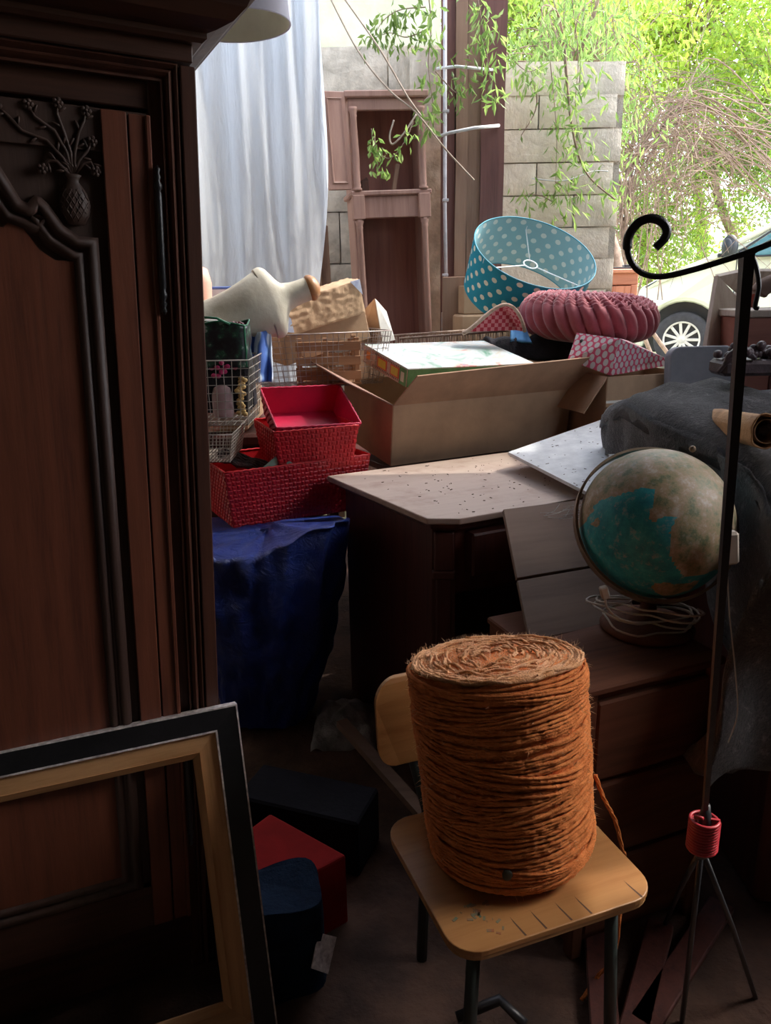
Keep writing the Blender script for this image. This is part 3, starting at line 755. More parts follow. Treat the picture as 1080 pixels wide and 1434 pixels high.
# loose twine end
m = MB()
def rope(mb, P, r, n=5):
    sm = []
    for i in range(len(P) - 1):
        p0, p1, p2_, p3_ = P[max(i - 1, 0)], P[i], P[i + 1], P[min(i + 2, len(P) - 1)]
        for k in range(6):
            t_ = k / 6; sm.append(.5 * ((2 * p1) + (p2_ - p0) * t_ + (2 * p0 - 5 * p1 + 4 * p2_ - p3_) * t_ ** 2 + (3 * p1 - p0 - 3 * p2_ + p3_) * t_ ** 3))
    sm.append(P[-1])
    for ph in (0, 2.1, 4.2):
        q = [pp_ + V((math.cos(i * .9 + ph), math.sin(i * .9 + ph), 0)) * r * .6 for i, pp_ in enumerate(sm)]
        mb.tube(q, r * .6, n)
rope(m, [at(834, 1085, 1.34), at(846, 1118, 1.33), at(862, 1150, 1.34), at(873, 1195, 1.36)], .0042)
rope(m, [at(873, 1195, 1.36), V((.50, 1.38, .30)), az(862, 1330, .12), az(835, 1370, .03), az(815, 1400, .01)], .0042)
m.build('loose_end', M_['twine'], sp, world=True)

# ================================================================== IRON SHEPHERD POLE
ip = thing('iron_stand', 'tall black iron plant stand with scrolled hook arm', 'plant stand', T((.55, 1.15, 0)))
tp = at(1047, 352, .9); jn = at(987, 1140, 1.12)
m = MB(); m.tube([tp, lerp(tp, jn, .5), jn], [.0088, .0072, .0055], 4, flat=(1, 1)); m.build('pole', M_['iron'], ip, world=True)
def spl(P, k=8):
    sm = []
    for i in range(len(P) - 1):
        p0, p1, p2_, p3_ = P[max(i - 1, 0)], P[i], P[i + 1], P[min(i + 2, len(P) - 1)]
        for q in range(k):
            t_ = q / k; sm.append(.5 * ((2 * p1) + (p2_ - p0) * t_ + (2 * p0 - 5 * p1 + 4 * p2_ - p3_) * t_ ** 2 + (3 * p1 - p0 - 3 * p2_ + p3_) * t_ ** 3))
    return sm + [P[-1]]
Yh = .9
arm_pts = [(918, 347), (930, 335), (934, 322), (926, 310), (910, 306), (893, 313), (881, 330), (879, 350), (886, 370), (903, 384), (930, 387), (970, 378), (1010, 366), (1046, 354), (1090, 337)]
P = spl([at(x, y, Yh - .015) for x, y in arm_pts])
m = MB(); m.tube(P, [.0042] * 8 + [.0046] * 48 + [.0032] * (len(P) - 56), 6, flat=(1.15, .8)); m.build('scroll_arm', M_['iron'], ip, world=True)
P = spl([at(x, y, Yh + .02) for x, y in ((1062, 432), (1058, 428), (1063, 400), (1058, 370), (1048, 352), (1038, 360), (1038, 385), (1040, 420))])
m = MB(); m.tube(P, .0028, 6); m.build('hook_loop', M_['iron'], ip, world=True)
P = spl([at(x, y, Yh + .03) for x, y in ((1046, 360), (1062, 348), (1100, 330))]); m = MB(); m.tube(P, .0034, 6); m.build('second_arm', M_['iron'], ip, world=True)
# coil of red wire round the joint
M_['redwire'] = plain('red_wire', (.42, .02, .03), (.28, .012, .02), .45, 30)
cc = at(985, 1168, 1.12); pts = []
for i in range(11 * 20): th = 2 * PI * i / 20; pts.append(cc + V((.0235 * math.cos(th), .0235 * math.sin(th), -.030 + .062 * i / 220)))
pts += [cc + V((-.02, -.005, .040)), cc + V((-.012, -.018, .046))]
m = MB(); m.tube(pts, .0032, 6)
single(m, 'wire_coil', M_['redwire'], 'red wire coiled round the foot of the iron stand', 'wire')
m = MB(); m.lathe([(.0, -.05), (.010, -.045), (.012, .03), (.006, .06)], 12, M=T(cc)); m.build('socket', M_['iron'], ip, world=True)
for e in ((1058, 1400), (955, 1434), (930, 1300)):
    ft = az(e[0], e[1], .0); m = MB(); m.tube([cc - V((0, 0, .03)), lerp(cc, ft, .5), ft + V((0, 0, .006))], .0052, 6); m.build('leg', M_['iron'], ip, world=True)
m = MB(); P = spl([at(1018, 790, 1.1), at(1022, 860, 1.1), at(1030, 940, 1.11), at(1033, 1000, 1.12), at(1020, 1040, 1.12)]); m.tube(P, .0012, 4)
single(m, 'thin_cord', M_['cable'], 'thin grey cord hanging from the cream switch', 'cord')

# ================================================================== WHITE SHEET, HANGING SHADE
M_['sheet'] , t, p = newmat('white_sheet')
vec = coords(t, (1, 1, .25)); t.links.new(ramp(t, noisen(t, vec, 3, 4), [(.35, (.58, .65, .74)), (.7, (.72, .78, .85))]), p.inputs['Base Color'])
p.inputs['Roughness'].default_value = .9; p.inputs['Specular IOR Level'].default_value = .1
bumpn(t, noisen(t, coords(t, (8, 8, 1.2)), 2.2, 5, .6, .6), p, .8, .03)
tb_ = t.nodes.new('ShaderNodeBsdfTranslucent'); tb_.inputs[0].default_value = (.85, .90, .96, 1); mx_ = t.nodes.new('ShaderNodeMixShader'); mx_.inputs[0].default_value = .25
t.links.new(p.outputs[0], mx_.inputs[1]); t.links.new(tb_.outputs[0], mx_.inputs[2]); t.links.new(mx_.outputs[0], t.nodes['Material Output'].inputs[0])
xr_top, xr_bot = at(455, 0, 4.2).x, at(436, 450, 4.2).x
def shf(u, v):
    z = lerp(3.19, .75, v)
    vv = max(0, min(1, (v - .15) / .75)); xr = lerp(xr_top, xr_bot - .01, vv * vv) - .02 * math.sin(v * 9)
    x = lerp(-1.75, xr, u)
    k = x * 26
    y = 4.12 + .022 * math.sin(k + 1.5 * nz(x, v, 0, 2)) + .030 * nz(x * 3.2, v * .8, 3) * 2 + .02 * math.sin(x * 55 + v * 3) * (1 - v) + .05 * nz(x * 6 + v * 3, v * 2, 8) * v
    y += .06 * math.exp(-((x + .62 - v * .12) / .035) ** 2) * v + .012 * nz(x * 30, v * 3, 5) + .018 * math.sin(x * 40 + v * 14) * nz(x * 4, v * 5, 9)
    return (x, y, z)
m = MB(); m.grid(shf, 170, 60)
single(m, 'hanging_sheet', M_['sheet'], 'large white cloth sheet hanging in folds behind the mannequin', 'sheet')
M_['shadecream'] = plain('cream_shade', (.78, .76, .66), (.70, .68, .58), .8); M_['shadewhite'] = plain('lilac_white_shade', (.74, .72, .86), (.66, .66, .80), .8)
hc = at(332, 36, 2.6); hr = .158
hsd = thing('hanging_lampshade', 'plain white drum lampshade hanging above the armoire corner', 'lampshade', T(hc) @ RY(-.04))
m = MB(); m.lathe([(hr, 0), (hr * .97, .12), (hr * .93, .25)], 56, capb=False, capt=False); m.build('shade', M_['shadewhite'], hsd)
m = MB(); m.lathe([(hr - .003, .0), (hr * .97 - .003, .12), (hr * .93 - .003, .25)], 56, capb=False, capt=False); m.build('lining', M_['shadecream'], hsd)
m = MB(); pts = [(hr * math.cos(k * PI / 24), hr * math.sin(k * PI / 24), 0) for k in range(48)]; m.tube(pts, .0025, 6, closed=True); m.build('rim', M_['shadewhite'], hsd)
m = MB(); m.tube([(0, 0, .22), (0, 0, 3.19 - hc.z)], .003, 6)
for k in range(3): m.tube([(0, 0, .235), (hr * .93 * math.cos(k * 2.1), hr * .93 * math.sin(k * 2.1), .24)], .0018, 5)
m.build('cord', M_['iron'], hsd)

# ================================================================== HALL STAND (old clock-case like cupboard)
M_['stand'] = wood('dusty_mahogany', (.44, .26, .20), (.22, .11, .085), 'Z', .7, 4, dust=(.42, .34, .28, .5))
M_['standin'] = wood('stand_inner', (.38, .17, .13), (.18, .075, .058), 'Z', .75, 4)
SO = at(480, 131, 4.55); zt_ = SO.z
yw = math.radians(11); ln = -.062
ln = -.035; exv = V((math.cos(yw), math.sin(yw), .035)); ezv = V((ln, 0, 1))
STM = frame((SO.x + .025 + .035 * zt_, SO.y - .02, .01), exv, ezv)
st = thing('hall_stand', 'tall empty brown cupboard with slim columns against the wall', 'cupboard', STM)
SW, SD = .42, .26
def sb(name, *a, mat='stand', b=.004, par=None): m = MB(); m.box(*a, b=b); return m.build(name, M_[mat], par or st)
sb('back_panel', .01, SW - .01, SD - .015, SD, 0, zt_ - .02, mat='standin')
sb('side_panel', .004, .022, .04, SD, 0, zt_ - .02); sb('side_panel', SW - .022, SW - .004, .04, SD, 0, zt_ - .02)
sb('top', -.02, SW + .02, -.02, SD, zt_ - .035, zt_, b=.006); sb('top_rail', .0, SW, .0, .02, zt_ - .095, zt_ - .035)
zm = 1.98
sb('middle_shelf', -.015, SW + .02, -.02, SD, zm - .015, zm + .012, b=.006); sb('middle_rail', .05, SW - .05, -.005, .02, zm - .13, zm - .015)
for x in (.025, SW - .025):
    sb('block', x - .032, x + .032, -.03, .03, zm - .135, zm - .010, b=.003)
    for (a0, a1) in ((zm + .012, zt_ - .08), (.25, zm - .135)):
        L_ = a1 - a0; m = MB()
        m.lathe([(.026, 0), (.026, .012), (.019, .018), (.022, .03), (.019, .04), (.021, L_ * .4), (.017, L_ - .05), (.020, L_ - .042), (.017, L_ - .034), (.024, L_ - .014), (.024, L_)], 18, M=T((x, -.004, a0))); m.build('column', M_['stand'], st)
sb('inner_shelf', .02, SW - .02, .03, SD, .95, .97, mat='standin'); sb('base', -.01, SW + .01, -.02, SD, 0, .25, b=.006)
dM = T((-.008, -.0, zm - .0)) @ RZ(math.radians(194)) @ RY(.02)
d = MB(); d.box(0, .13, -.012, .012, .02, .50, M=dM, b=.003); d = d.build('open_door', M_['stand'], st)
m = MB(); m.sweep([(0, .012), (.004, .02), (.010, .014), (.014, .012)], [(.02, 0, .05), (.02, 0, .47), (.11, 0, .47), (.11, 0, .05)], nrm=V((0, 1, 0)), M=dM, closed=True); m.build('door_moulding', M_['stand'], d)
m = MB(); m.box(-.012, .012, -.012, .012, 0, .15, b=.002)
single(m, 'wood_offcut', M_['postpale'], 'small stick of wood standing on the cupboard shelf', 'stick', M=STM @ T((.25, .12, zm + .013)) @ RY(.22))
m = MB(); m.box(-.02, .02, -.02, .02, 0, .06, b=.002); m.box(-.014, .05, -.01, .01, .045, .065, M=RY(-.5))
single(m, 'wood_bracket', M_['walnut'], 'small dark wooden bracket on the cupboard shelf behind left column', 'bracket', M=STM @ T((.085, .10, zm + .013)))
# weathered boards behind, left of the stand
for k, (x, h) in enumerate(((449, 1.92), (462, 1.80))):
    a = at(x, 300, 4.78); m = MB(); m.box(-.028, .028, -.012, .012, 0, h + .05, b=.003)
    single(m, 'weathered_board', M_['postpale'], ['leftmost narrow weathered board between the sheet and cupboard', 'shorter weathered board touching the cupboard side'][k], 'board', M=T((a.x + .0, 4.80 + k * .03, .0)) @ RY(-.025))

# ================================================================== BLUE BAG + RED BASKETS
M_['tarp'], t, p = newmat('blue_tarp')
vec = coords(t, (1, 1, 1)); t.links.new(ramp(t, noisen(t, vec, 7, 5), [(.3, (.008, .026, .20)), (.7, (.016, .055, .36))]), p.inputs['Base Color'])
p.inputs['Roughness'].default_value = .34; bumpn(t, noisen(t, vec, 16, 8, .7, 1.6), p, 1, .022)
bx_, by_ = -.40, 2.54
def bagf(u, v):
    a = u * 2 * PI; t_ = v
    z = lerp(.015, .715, t_)
    wx = lerp(.145, .272, t_ ** .8); wy = lerp(.15, .27, t_)
    ca, sa = math.cos(a), math.sin(a); k = (abs(ca) ** 3.2 + abs(sa) ** 3.2) ** (-1 / 3.2)
    cr = .026 * nz(ca * 2.2, sa * 2.2, z * 3, 1.6) + .016 * nz(ca * 5, sa * 5, z * 9, 1.3) + .022 * abs(nz(ca * 4, sa * 4, z * 5, 1))
    kk = k * (1 + cr / .2)
    kk *= 1 - .9 * max(0, (t_ - .93) / .07) ** 3
    z = min(z, .685) + max(0, z - .685) * .5 + .012 * nz(ca * 3 * t_, sa * 3 * t_, 4, 1)
    lip = max(0, ca) * max(0, -sa + .35) * max(0, 1 - abs(t_ - .93) / .10)
    z += .16 * lip
    return (bx_ - .045 * (1 - t_) + wx * ca * kk + .01 * math.sin(z * 8), by_ + wy * sa * kk, z)
m = MB(); m.grid(bagf, 120, 70, cu=True); m.f.append([70 * 120 + i for i in range(120)]); m.sm.append(False)
single(m, 'blue_tarpaulin_bag', M_['tarp'], 'large crumpled dark blue tarpaulin bag under the red baskets', 'bag')
m = MB(); m.tube([at(388, 1090, 2.24) + V((.006 * math.cos(k), 0, .006 * math.sin(k))) for k in [q * .9 for q in range(7)]], .0013, 5, closed=True)
single(m, 'metal_ring', M_['pipe'], 'tiny steel ring at the foot of the blue bag', 'ring')

def basket(name, label, M, wt, dt, wb_, db, h, mat, rows, mitem=True, group=None):
    b_ = thing(name, label, 'basket', M, group)
    def side(p0, p1, q0, q1):  # top pts, bottom pts
        m = MB(); m.grid(lambda u, v: V(p0).lerp(V(p1), u).lerp(V(q0).lerp(V(q1), u), v), 2, 2, smooth=False); return m
    tp_ = [(-wt / 2, -dt / 2, h), (wt / 2, -dt / 2, h), (wt / 2, dt / 2, h), (-wt / 2, dt / 2, h)]
    bt = [(-wb_ / 2, -db / 2, 0), (wb_ / 2, -db / 2, 0), (wb_ / 2, db / 2, 0), (-wb_ / 2, db / 2, 0)]
    m = MB(); m.add(bt, [(0, 1, 2, 3)]); m.build('floor_panel', mat, b_, solid=.003)
    for i in range(4):
        j = (i + 1) % 4; m = side(tp_[i], tp_[j], bt[i], bt[j]); s_ = m.build('side_panel', mat, b_, solid=.004)
        # woven strips on the outside
        P0, P1, Q0, Q1 = V(tp_[i]), V(tp_[j]), V(bt[i]), V(bt[j]); L_ = (P1 - P0).length; nc = max(4, int(L_ / .016)); n_ = (P1 - P0).cross(Q0 - P0).normalized()
        if n_.dot((P0 + P1) / 2 - V((0, 0, h / 2))) < 0: n_ = -n_
        wv = MB(); rh = h / rows
        for r in range(rows):
            for c in range(nc):
                vert = (r + c) % 2
                u0, u1 = c / nc, (c + 1) / nc; v0, v1 = r / rows, (r + 1) / rows
                iu, iv = (.18, -.06) if vert else (-.04, .14); hh = .0034 if vert else .0016
                u0 += iu / nc; u1 -= iu / nc; v0 += iv / rows; v1 -= iv / rows
                g = lambda u, v, e: (P0.lerp(P1, u)).lerp(Q0.lerp(Q1, u), v) + n_ * (.002 + e)
                mu, mv = (u0 + u1) / 2, (v0 + v1) / 2
                vs = [g(u0, v0, 0), g(u1, v0, 0), g(u1, v1, 0), g(u0, v1, 0), g(lerp(u0, mu, .5), lerp(v0, mv, .5), hh), g(lerp(u1, mu, .5), lerp(v0, mv, .5), hh), g(lerp(u1, mu, .5), lerp(v1, mv, .5), hh), g(lerp(u0, mu, .5), lerp(v1, mv, .5), hh)]
                wv.add(vs, [(4, 5, 6, 7), (0, 1, 5, 4), (1, 2, 6, 5), (2, 3, 7, 6), (3, 0, 4, 7)])
        wv.build('weave', mat, s_, kind='stuff')
    m = MB(); N = 30
    for i in range(4):
        j = (i + 1) % 4; P0, P1 = V(tp_[i]), V(tp_[j]); nn = int((P1 - P0).length / .014)
        m.tube([P0.lerp(P1, k / nn) + V((0, 0, .0015 * (k % 2))) for k in range(nn + 1)], [.0036 + .0010 * (k % 2) for k in range(nn + 1)], 6)
    m.build('braided_rim', mat, b_)
    return b_
TL, TRr = az(315, 663, .90), az(518, 637, .90)
bu = V((TRr.x - TL.x, TRr.y - TL.y, 0)); wid = bu.length; bu.normalize(); bv = V((-bu.y, bu.x, 0))
cen = (TL + TRr) / 2 + bv * .17
basket('woven_basket', 'largest red woven plastic basket at the bottom of the stack', frame((cen.x, cen.y, .692), bu, (0, 0, 1)), wid, .34, wid - .05, .29, .208, M_['redplastic'], 13)
TL2, TR2 = az(384, 606, 1.02), az(507, 604, 1.02)
b2u = V((1, -.02, 0)).normalized(); m2x = V((math.cos(.38), math.sin(.38), 0)); c2_ = TL2 + m2x * .155 + V((-m2x.y, m2x.x, 0)) * .155; c2_.z = .875
basket('woven_basket', 'red woven basket in the middle of the stack', frame(c2_, m2x, (0, 0, 1)), .31, .31, .27, .27, .145, M_['redplastic'], 9)
# top one, tilted towards the viewer
F0, F1 = at(388, 600, 2.66), at(506, 593, 2.77)
exb = (F1 - F0).normalized(); yv = V((-exb.y, exb.x, 0)).normalized() * math.cos(.42) + V((0, 0, math.sin(.42))); yl = .27; ezb = exb.cross(yv).normalized(); wtt = (F1 - F0).length
hB = .10
cc_ = (F0 + F1) / 2 + yv * (yl / 2) - ezb * hB
basket('woven_basket', 'crimson woven basket tilted open on top of the stack', frame(cc_, exb, ezb), wtt, yl, wtt - .04, yl - .04, hB, M_['pinkplastic'], 8)
# things in the big basket
M_['knit'] = plain('dark_knit', (.10, .075, .07), (.03, .022, .02), .95, 30, .6); M_['mint'] = plain('mint_card', (.30, .50, .42), (.26, .44, .37), .7)
m = MB()
for r in range(5):
    P = [at(306 + k * 9, 630 + r * 4 + k * 2.6 - r * 1, 2.80 - r * .02) + V((0, 0, .005 * math.sin(k * 2.2 + r))) for k in range(10)]
    m.tube(P, [.009 + .003 * (k % 2) for k in range(10)], 7)
single(m, 'folded_braid_mat', M_['knit'], 'dark braided mat folded inside the largest red basket', 'mat')
a, b, c = at(364, 658, 2.66), at(416, 654, 2.68), at(392, 634, 2.67)
m = MB(); m.add([a, b, c], [(0, 1, 2)]); single(m, 'mint_card', M_['mint'], 'pale green card corner sticking out of the red basket', 'card', solid=.0015)
m = MB(); m.box(-.12, .12, -.06, .06, 0, .02, b=.003); single(m, 'paper_booklet', M_['white'], 'pale paper booklet lying inside the lowest red basket', 'booklet', M=T(at(470, 644, 2.86) + V((-.02, .0, -.012))) @ RZ(.45))

# ================================================================== WIRE CRATES
M_['wire'] = plain('grey_wire', (.40, .36, .34), (.22, .17, .15), .5, 30, 0, metal=.3); M_['wiregreen'] = plain('pale_wire', (.52, .48, .42), (.34, .32, .26), .55, 20)
def wirecrate(label, M, w_, d_, h_, s_, mat, flare=.0):
    c = thing('wire_crate', label, 'wire crate', M)
    def P(x, y, z): k = 1 + flare * (z / h_ - .5); return V((x * k, y * k, z))
    def face(pf, L_, h2, nm):
        m = MB(); n = max(2, round(L_ / s_)); q = max(2, round(h2 / s_))
        for i in range(n + 1): m.tube([pf(i / n - .5, j / 4) + V((random.gauss(0, .0008), random.gauss(0, .0008), 0)) for j in range(5)], .0014, 4)
        for j in range(q + 1): m.tube([pf(i / 6 - .5, j / q) for i in range(7)], .0014, 4)
        m.build(nm, mat, c, kind='stuff')
    face(lambda u, v: P(u * w_, -d_ / 2, v * h_), w_, h_, 'wire_mesh'); face(lambda u, v: P(u * w_, d_ / 2, v * h_), w_, h_, 'wire_mesh')
    face(lambda u, v: P(-w_ / 2, u * d_, v * h_), d_, h_, 'wire_mesh'); face(lambda u, v: P(w_ / 2, u * d_, v * h_), d_, h_, 'wire_mesh')
    face(lambda u, v: V((u * w_ * (1 - flare / 2), (v - .5) * d_ * (1 - flare / 2), 0)), w_, d_, 'wire_floor')
    m = MB(); m.tube([P(-w_ / 2, -d_ / 2, h_), P(w_ / 2, -d_ / 2, h_), P(w_ / 2, d_ / 2, h_), P(-w_ / 2, d_ / 2, h_)], .0026, 6, closed=True); m.build('rim', mat, c)
    return c
# support block (old trunk) behind the bag, carrying the crates
tr = thing('wooden_trunk', 'plain dark wooden trunk hidden behind the blue bag', 'trunk', T((-.68, 3.30, 0)))
m = MB(); m.box(-.45, .30, -.28, .35, 0, .90, b=.01); m.build('body', M_['mahog'], tr); m = MB(); m.box(-.47, .32, -.30, .37, .90, .95, b=.012); m.build('lid', M_['mahog'], tr)
R0 = at(345, 504, 2.55)
wirecrate('pale wire crate at left holding dried flowers and bag', T((R0.x - .17, R0.y + .13, R0.z - .215)), .34, .26, .215, .027, M_['wiregreen'], .12)
wirecrate('flat wire tray below the left wire crate', T((R0.x - .27, R0.y + .22, R0.z - .36)) , .36, .26, .10, .013, M_['wiregreen'], .1)
R1, R2 = at(376, 470, 3.02), at(541, 458, 3.22)
wu = V((R2.x - R1.x, R2.y - R1.y, 0)).normalized(); wvv = V((-wu.y, wu.x, 0)); cw = (R1 + R2) / 2 + wvv * .13
wirecrate('rusty wire basket in front of the wrapped parcel', frame((cw.x, cw.y, R1.z - .21), wu, (0, 0, 1)), (R2 - R1).length, .26, .21, .024, M_['wire'], .15)
# flowers etc in left crate
M_['pink'] = plain('pink_cloth', (.62, .05, .20), (.45, .03, .12), .8); M_['palepink'] = plain('pale_pink_plastic', (.55, .36, .36), (.42, .28, .28), .4); M_['gold'] = plain('straw_yellow', (.70, .50, .20), (.45, .28, .10), .7)
m = MB(); c0 = at(310, 515, 2.60)
for k in range(26): m.ball(c0 + V((random.gauss(0, .018), random.gauss(0, .012), random.gauss(0, .014))), (.009, .006, .008), nu=6, nv=5)
single(m, 'cloth_flowers', M_['pink'], 'bunch of bright pink cloth flowers in the left wire crate', 'flowers')
m = MB(); c0 = at(312, 562, 2.62)
m.lathe([(.030, -.055), (.036, -.04), (.036, .02), (.028, .045), (.012, .055)], 8, M=T(c0) @ SC(1, .5, 1)); single(m, 'pink_bottle', M_['palepink'], 'translucent pale pink bottle in the left wire crate', 'bottle', solid=0)
m = MB()
for k in range(22): m.ball(at(337 + random.gauss(0, 2.5), 530 + k * 2.4, 2.62) + V((0, random.gauss(0, .01), 0)), (.011, .008, .008), nu=6, nv=5)
single(m, 'dried_garland', M_['gold'], 'yellow dried flower garland at the wire crate corner', 'garland')
M_['blackcloth'] = plain('black_cloth', (.018, .016, .02), (.008, .007, .01), .95, 20, .4)
m = MB(); c0 = at(308, 540, 2.68); m.box(-.12, .12, -.05, .05, -.09, .08, b=.03); single(m, 'black_cloth_bundle', M_['blackcloth'], 'black cloth bundle at the back of the left wire crate', 'cloth', M=T(c0))
# shopping bag
M_['bagdark'], t, p = newmat('printed_bag'); vec = coords(t, (1, 1, 1)); n = noisen(t, vec, 26, 4, .6)
t.links.new(ramp(t, n, [(.42, (.012, .012, .014)), (.52, (.02, .03, .03)), (.60, (.02, .10, .05)), (.66, (.30, .32, .30)), (.75, (.02, .02, .02))]), p.inputs['Base Color']); p.inputs['Roughness'].default_value = .35
M_['green'] = plain('green_trim', (.02, .20, .09), (.015, .13, .06), .5)
bc = at(308, 476, 2.60)
sb_ = thing('shopping_bag', 'black and green printed shopping bag with berries in the wire crate', 'bag', T((bc.x, bc.y + .05, bc.z)))
def sbf(u, v):
    a = u * 2 * PI; k = (abs(math.cos(a)) ** 5 + abs(math.sin(a)) ** 5) ** (-.2)
    r_ = 1 + .06 * nz(math.cos(a) * 2, math.sin(a) * 2, v * 4)
    return (.088 * math.cos(a) * k * r_, .06 * math.sin(a) * k * r_, lerp(-.09, .052, v) + .008 * math.sin(a * 3) * v)
m = MB(); m.grid(sbf, 48, 12, cu=True); m.build('bag_body', M_['bagdark'], sb_, solid=.002)
m = MB(); m.tube([sbf(k / 48, 1) for k in range(48)], .003, 6, closed=True); m.tube([sbf(.89, v / 6) for v in range(7)], .004, 6); m.build('green_trim', M_['green'], sb_)
m = MB(); m.tube([(-.07, -.05, .05), (-.05, -.07, .075), (0, -.075, .07), (.04, -.065, .05)], .004, 6); m.build('handle', M_['green'], sb_)
M_['berry'] = plain('dark_berries', (.22, .03, .04), (.08, .015, .02), .3)
m = MB()
for k in range(120): m.ball((random.uniform(-.07, .07), random.uniform(-.045, .045), .040 + random.uniform(-.004, .012)), .006, nu=6, nv=4)
m.build('berries', M_['berry'], sb_, kind='stuff')
m = MB(); c0 = at(312, 458, 2.78); m.ball((0, 0, 0), (.045, .02, .022)); single(m, 'pale_bowl', M_['white'], 'pale rounded bowl rim behind the shopping bag', 'bowl', M=T(at(297, 455, 2.76)))
# blue striped cloth
M_['blueclo'], t, p = newmat('blue_striped_cloth'); wv_ = t.nodes.new('ShaderNodeTexWave'); wv_.inputs['Scale'].default_value = 6; wv_.inputs['Distortion'].default_value = 6; t.links.new(coords(t, (1, 1, 1)), wv_.inputs[0])
t.links.new(ramp(t, wv_.outputs[0], [(.3, (.07, .16, .50)), (.5, (.16, .30, .62)), (.62, (.62, .72, .85))]), p.inputs['Base Color']); p.inputs['Roughness'].default_value = .8
def clf(A, B_, C, D, amp):
    def f_(u, v):
        p_ = V(A).lerp(V(B_), u).lerp(V(D).lerp(V(C), u), v); return p_ + V((0, -1, 0)) * (amp * math.sin(u * 11 + v * 2) + amp * .6 * nz(u * 3, v * 3, 1))
    return f_
m = MB(); m.grid(clf(at(338, 470, 2.85), at(378, 462, 2.85), at(382, 535, 2.8), at(340, 535, 2.8), .02), 24, 16)
single(m, 'blue_cloth', M_['blueclo'], 'blue and white striped cloth between the two wire crates', 'cloth', solid=.006)

# ================================================================== MANNEQUIN TORSO
M_['manq'] = plain('cream_mannequin', (.74, .70, .58), (.60, .54, .42), .55, 9, .15, bs=50); M_['woodcap'] = wood('turned_wood_cap', (.55, .27, .11), (.34, .15, .06), 'X', .4, 10)
neck = at(422, 408, 2.94); hip = at(262, 466, 2.86)
axm = (neck - hip).normalized(); shd = (at(374, 380, 2.74) - at(414, 458, 2.70)); shd = (shd - axm * shd.dot(axm)).normalized()
MM = frame(hip, shd, axm)
Lm = (neck - hip).length
mq = thing('mannequin_torso', 'cream shop mannequin torso lying on its side with wooden neck cap', 'mannequin', MM)
secs = [(0, .092, .075, 2), (.25, .086, .070, 2), (.42, .094, .078, 2.1), (.56, .108, .082, 2.2), (.66, .122, .076, 2.2), (.75, .134, .066, 2.0), (.80, .122, .056, 1.9), (.83, .095, .050, 2), (.86, .066, .046, 2), (.89, .050, .043, 2), (.93, .044, .041, 2), (1.0, .042, .040, 2), (1.06, .042, .040, 2)]
# catmull between the sections
def msec(t_):
    for i in range(len(secs) - 1):
        if t_ <= secs[i + 1][0]: break
    p0, p1, p2_, p3_ = secs[max(i - 1, 0)], secs[i], secs[i + 1], secs[min(i + 2, len(secs) - 1)]; q = (t_ - p1[0]) / (p2_[0] - p1[0])
    return [.5 * ((2 * p1[k]) + (p2_[k] - p0[k]) * q + (2 * p0[k] - 5 * p1[k] + 4 * p2_[k] - p3_[k]) * q * q + (3 * p1[k] - p0[k] - 3 * p2_[k] + p3_[k]) * q ** 3) for k in (1, 2, 3)]
def mqf(u, v):
    t_ = v * 1.06; a_, b_, e_ = msec(t_); an = u * 2 * PI; ca, sa = math.cos(an), math.sin(an)
    y = b_ * sa
    if sa < 0: y *= 1 + .25 * math.exp(-((t_ - .55) / .16) ** 2) * math.exp(-((abs(ca) - .45) / .3) ** 2)   # chest
    return (a_ * ca, y, t_ * Lm - (.012 * abs(ca) ** 2 if .7 < t_ < .9 else 0))
m = MB(); m.grid(mqf, 56, 80, cu=True); m.f.append(list(range(56))); m.sm.append(False); m.build('torso', M_['manq'], mq)
m = MB(); m.lathe([(.002, -.002), (.044, 0), (.048, .008), (.045, .022), (.032, .036), (.014, .043), (.002, .045)], 28, M=T((0, 0, 1.06 * Lm)) @ SC(1, .93, 1)); m.build('neck_cap', M_['woodcap'], mq)
m = MB(); m.ball((.0, 0, 0), (.010, .010, .014), M=T((-.112, -.03, .10))); m.build('fixing_knob', M_['iron'], mq)
m = MB(); m.ball((.0, 0, 0), (.005, .004, .005), M=T((-.022, -.036, 1.0 * Lm))); m.build('neck_screw', M_['iron'], mq)
# doll / ball at the left edge
M_['skin'] = plain('pink_rubber', (.72, .42, .32), (.62, .33, .25), .5)
dl_ = thing('toy_figure', 'peach pink rounded toy peeping beside the armoire edge', 'toy', T(at(272, 385, 3.0)))
m = MB(); m.lathe([(.05, .97 - dl_.matrix_world.translation.z), (.06, -.3), (.058, -.1), (.062, -.03), (.05, .02), (.015, .04)], 24); m.build('body', M_['skin'], dl_); m = MB(); m.ball((-.01, 0, .065), (.040, .04, .045), nu=18, nv=12); m.build('head', M_['skin'], dl_)
# plastic tub with blue rim
M_['tub'] = plain('pale_tub', (.62, .70, .80), (.55, .63, .74), .4); M_['tubrim'] = plain('blue_rim', (.10, .20, .55), (.08, .15, .45), .4)
tc = at(268, 404, 3.15); tb = thing('plastic_tub', 'pale plastic tub with blue rim left of the mannequin', 'tub', T((tc.x, tc.y + .1, tc.z)))
m = MB(); k_ = lambda s_, z: [(x * s_, y * s_, z) for x, y in rrect(-.19, .19, -.12, .12, .04)]
a_, b_ = k_(1, 0), k_(.92, -.16); n = len(a_); m.add(a_ + b_, [(i, (i + 1) % n, n + (i + 1) % n, n + i) for i in range(n)] + [[n + i for i in range(n)]]); m.build('tub_body', M_['tub'], tb)
m = MB(); m.tube(a_, .006, 6, closed=True); m.build('tub_rim', M_['tubrim'], tb)
m = MB(); m.prism([(x * .97, y * .97) for x, y in rrect(-.19, .19, -.12, .12, .04)], -.02, -.008); m.build('lid', M_['tub'], tb)
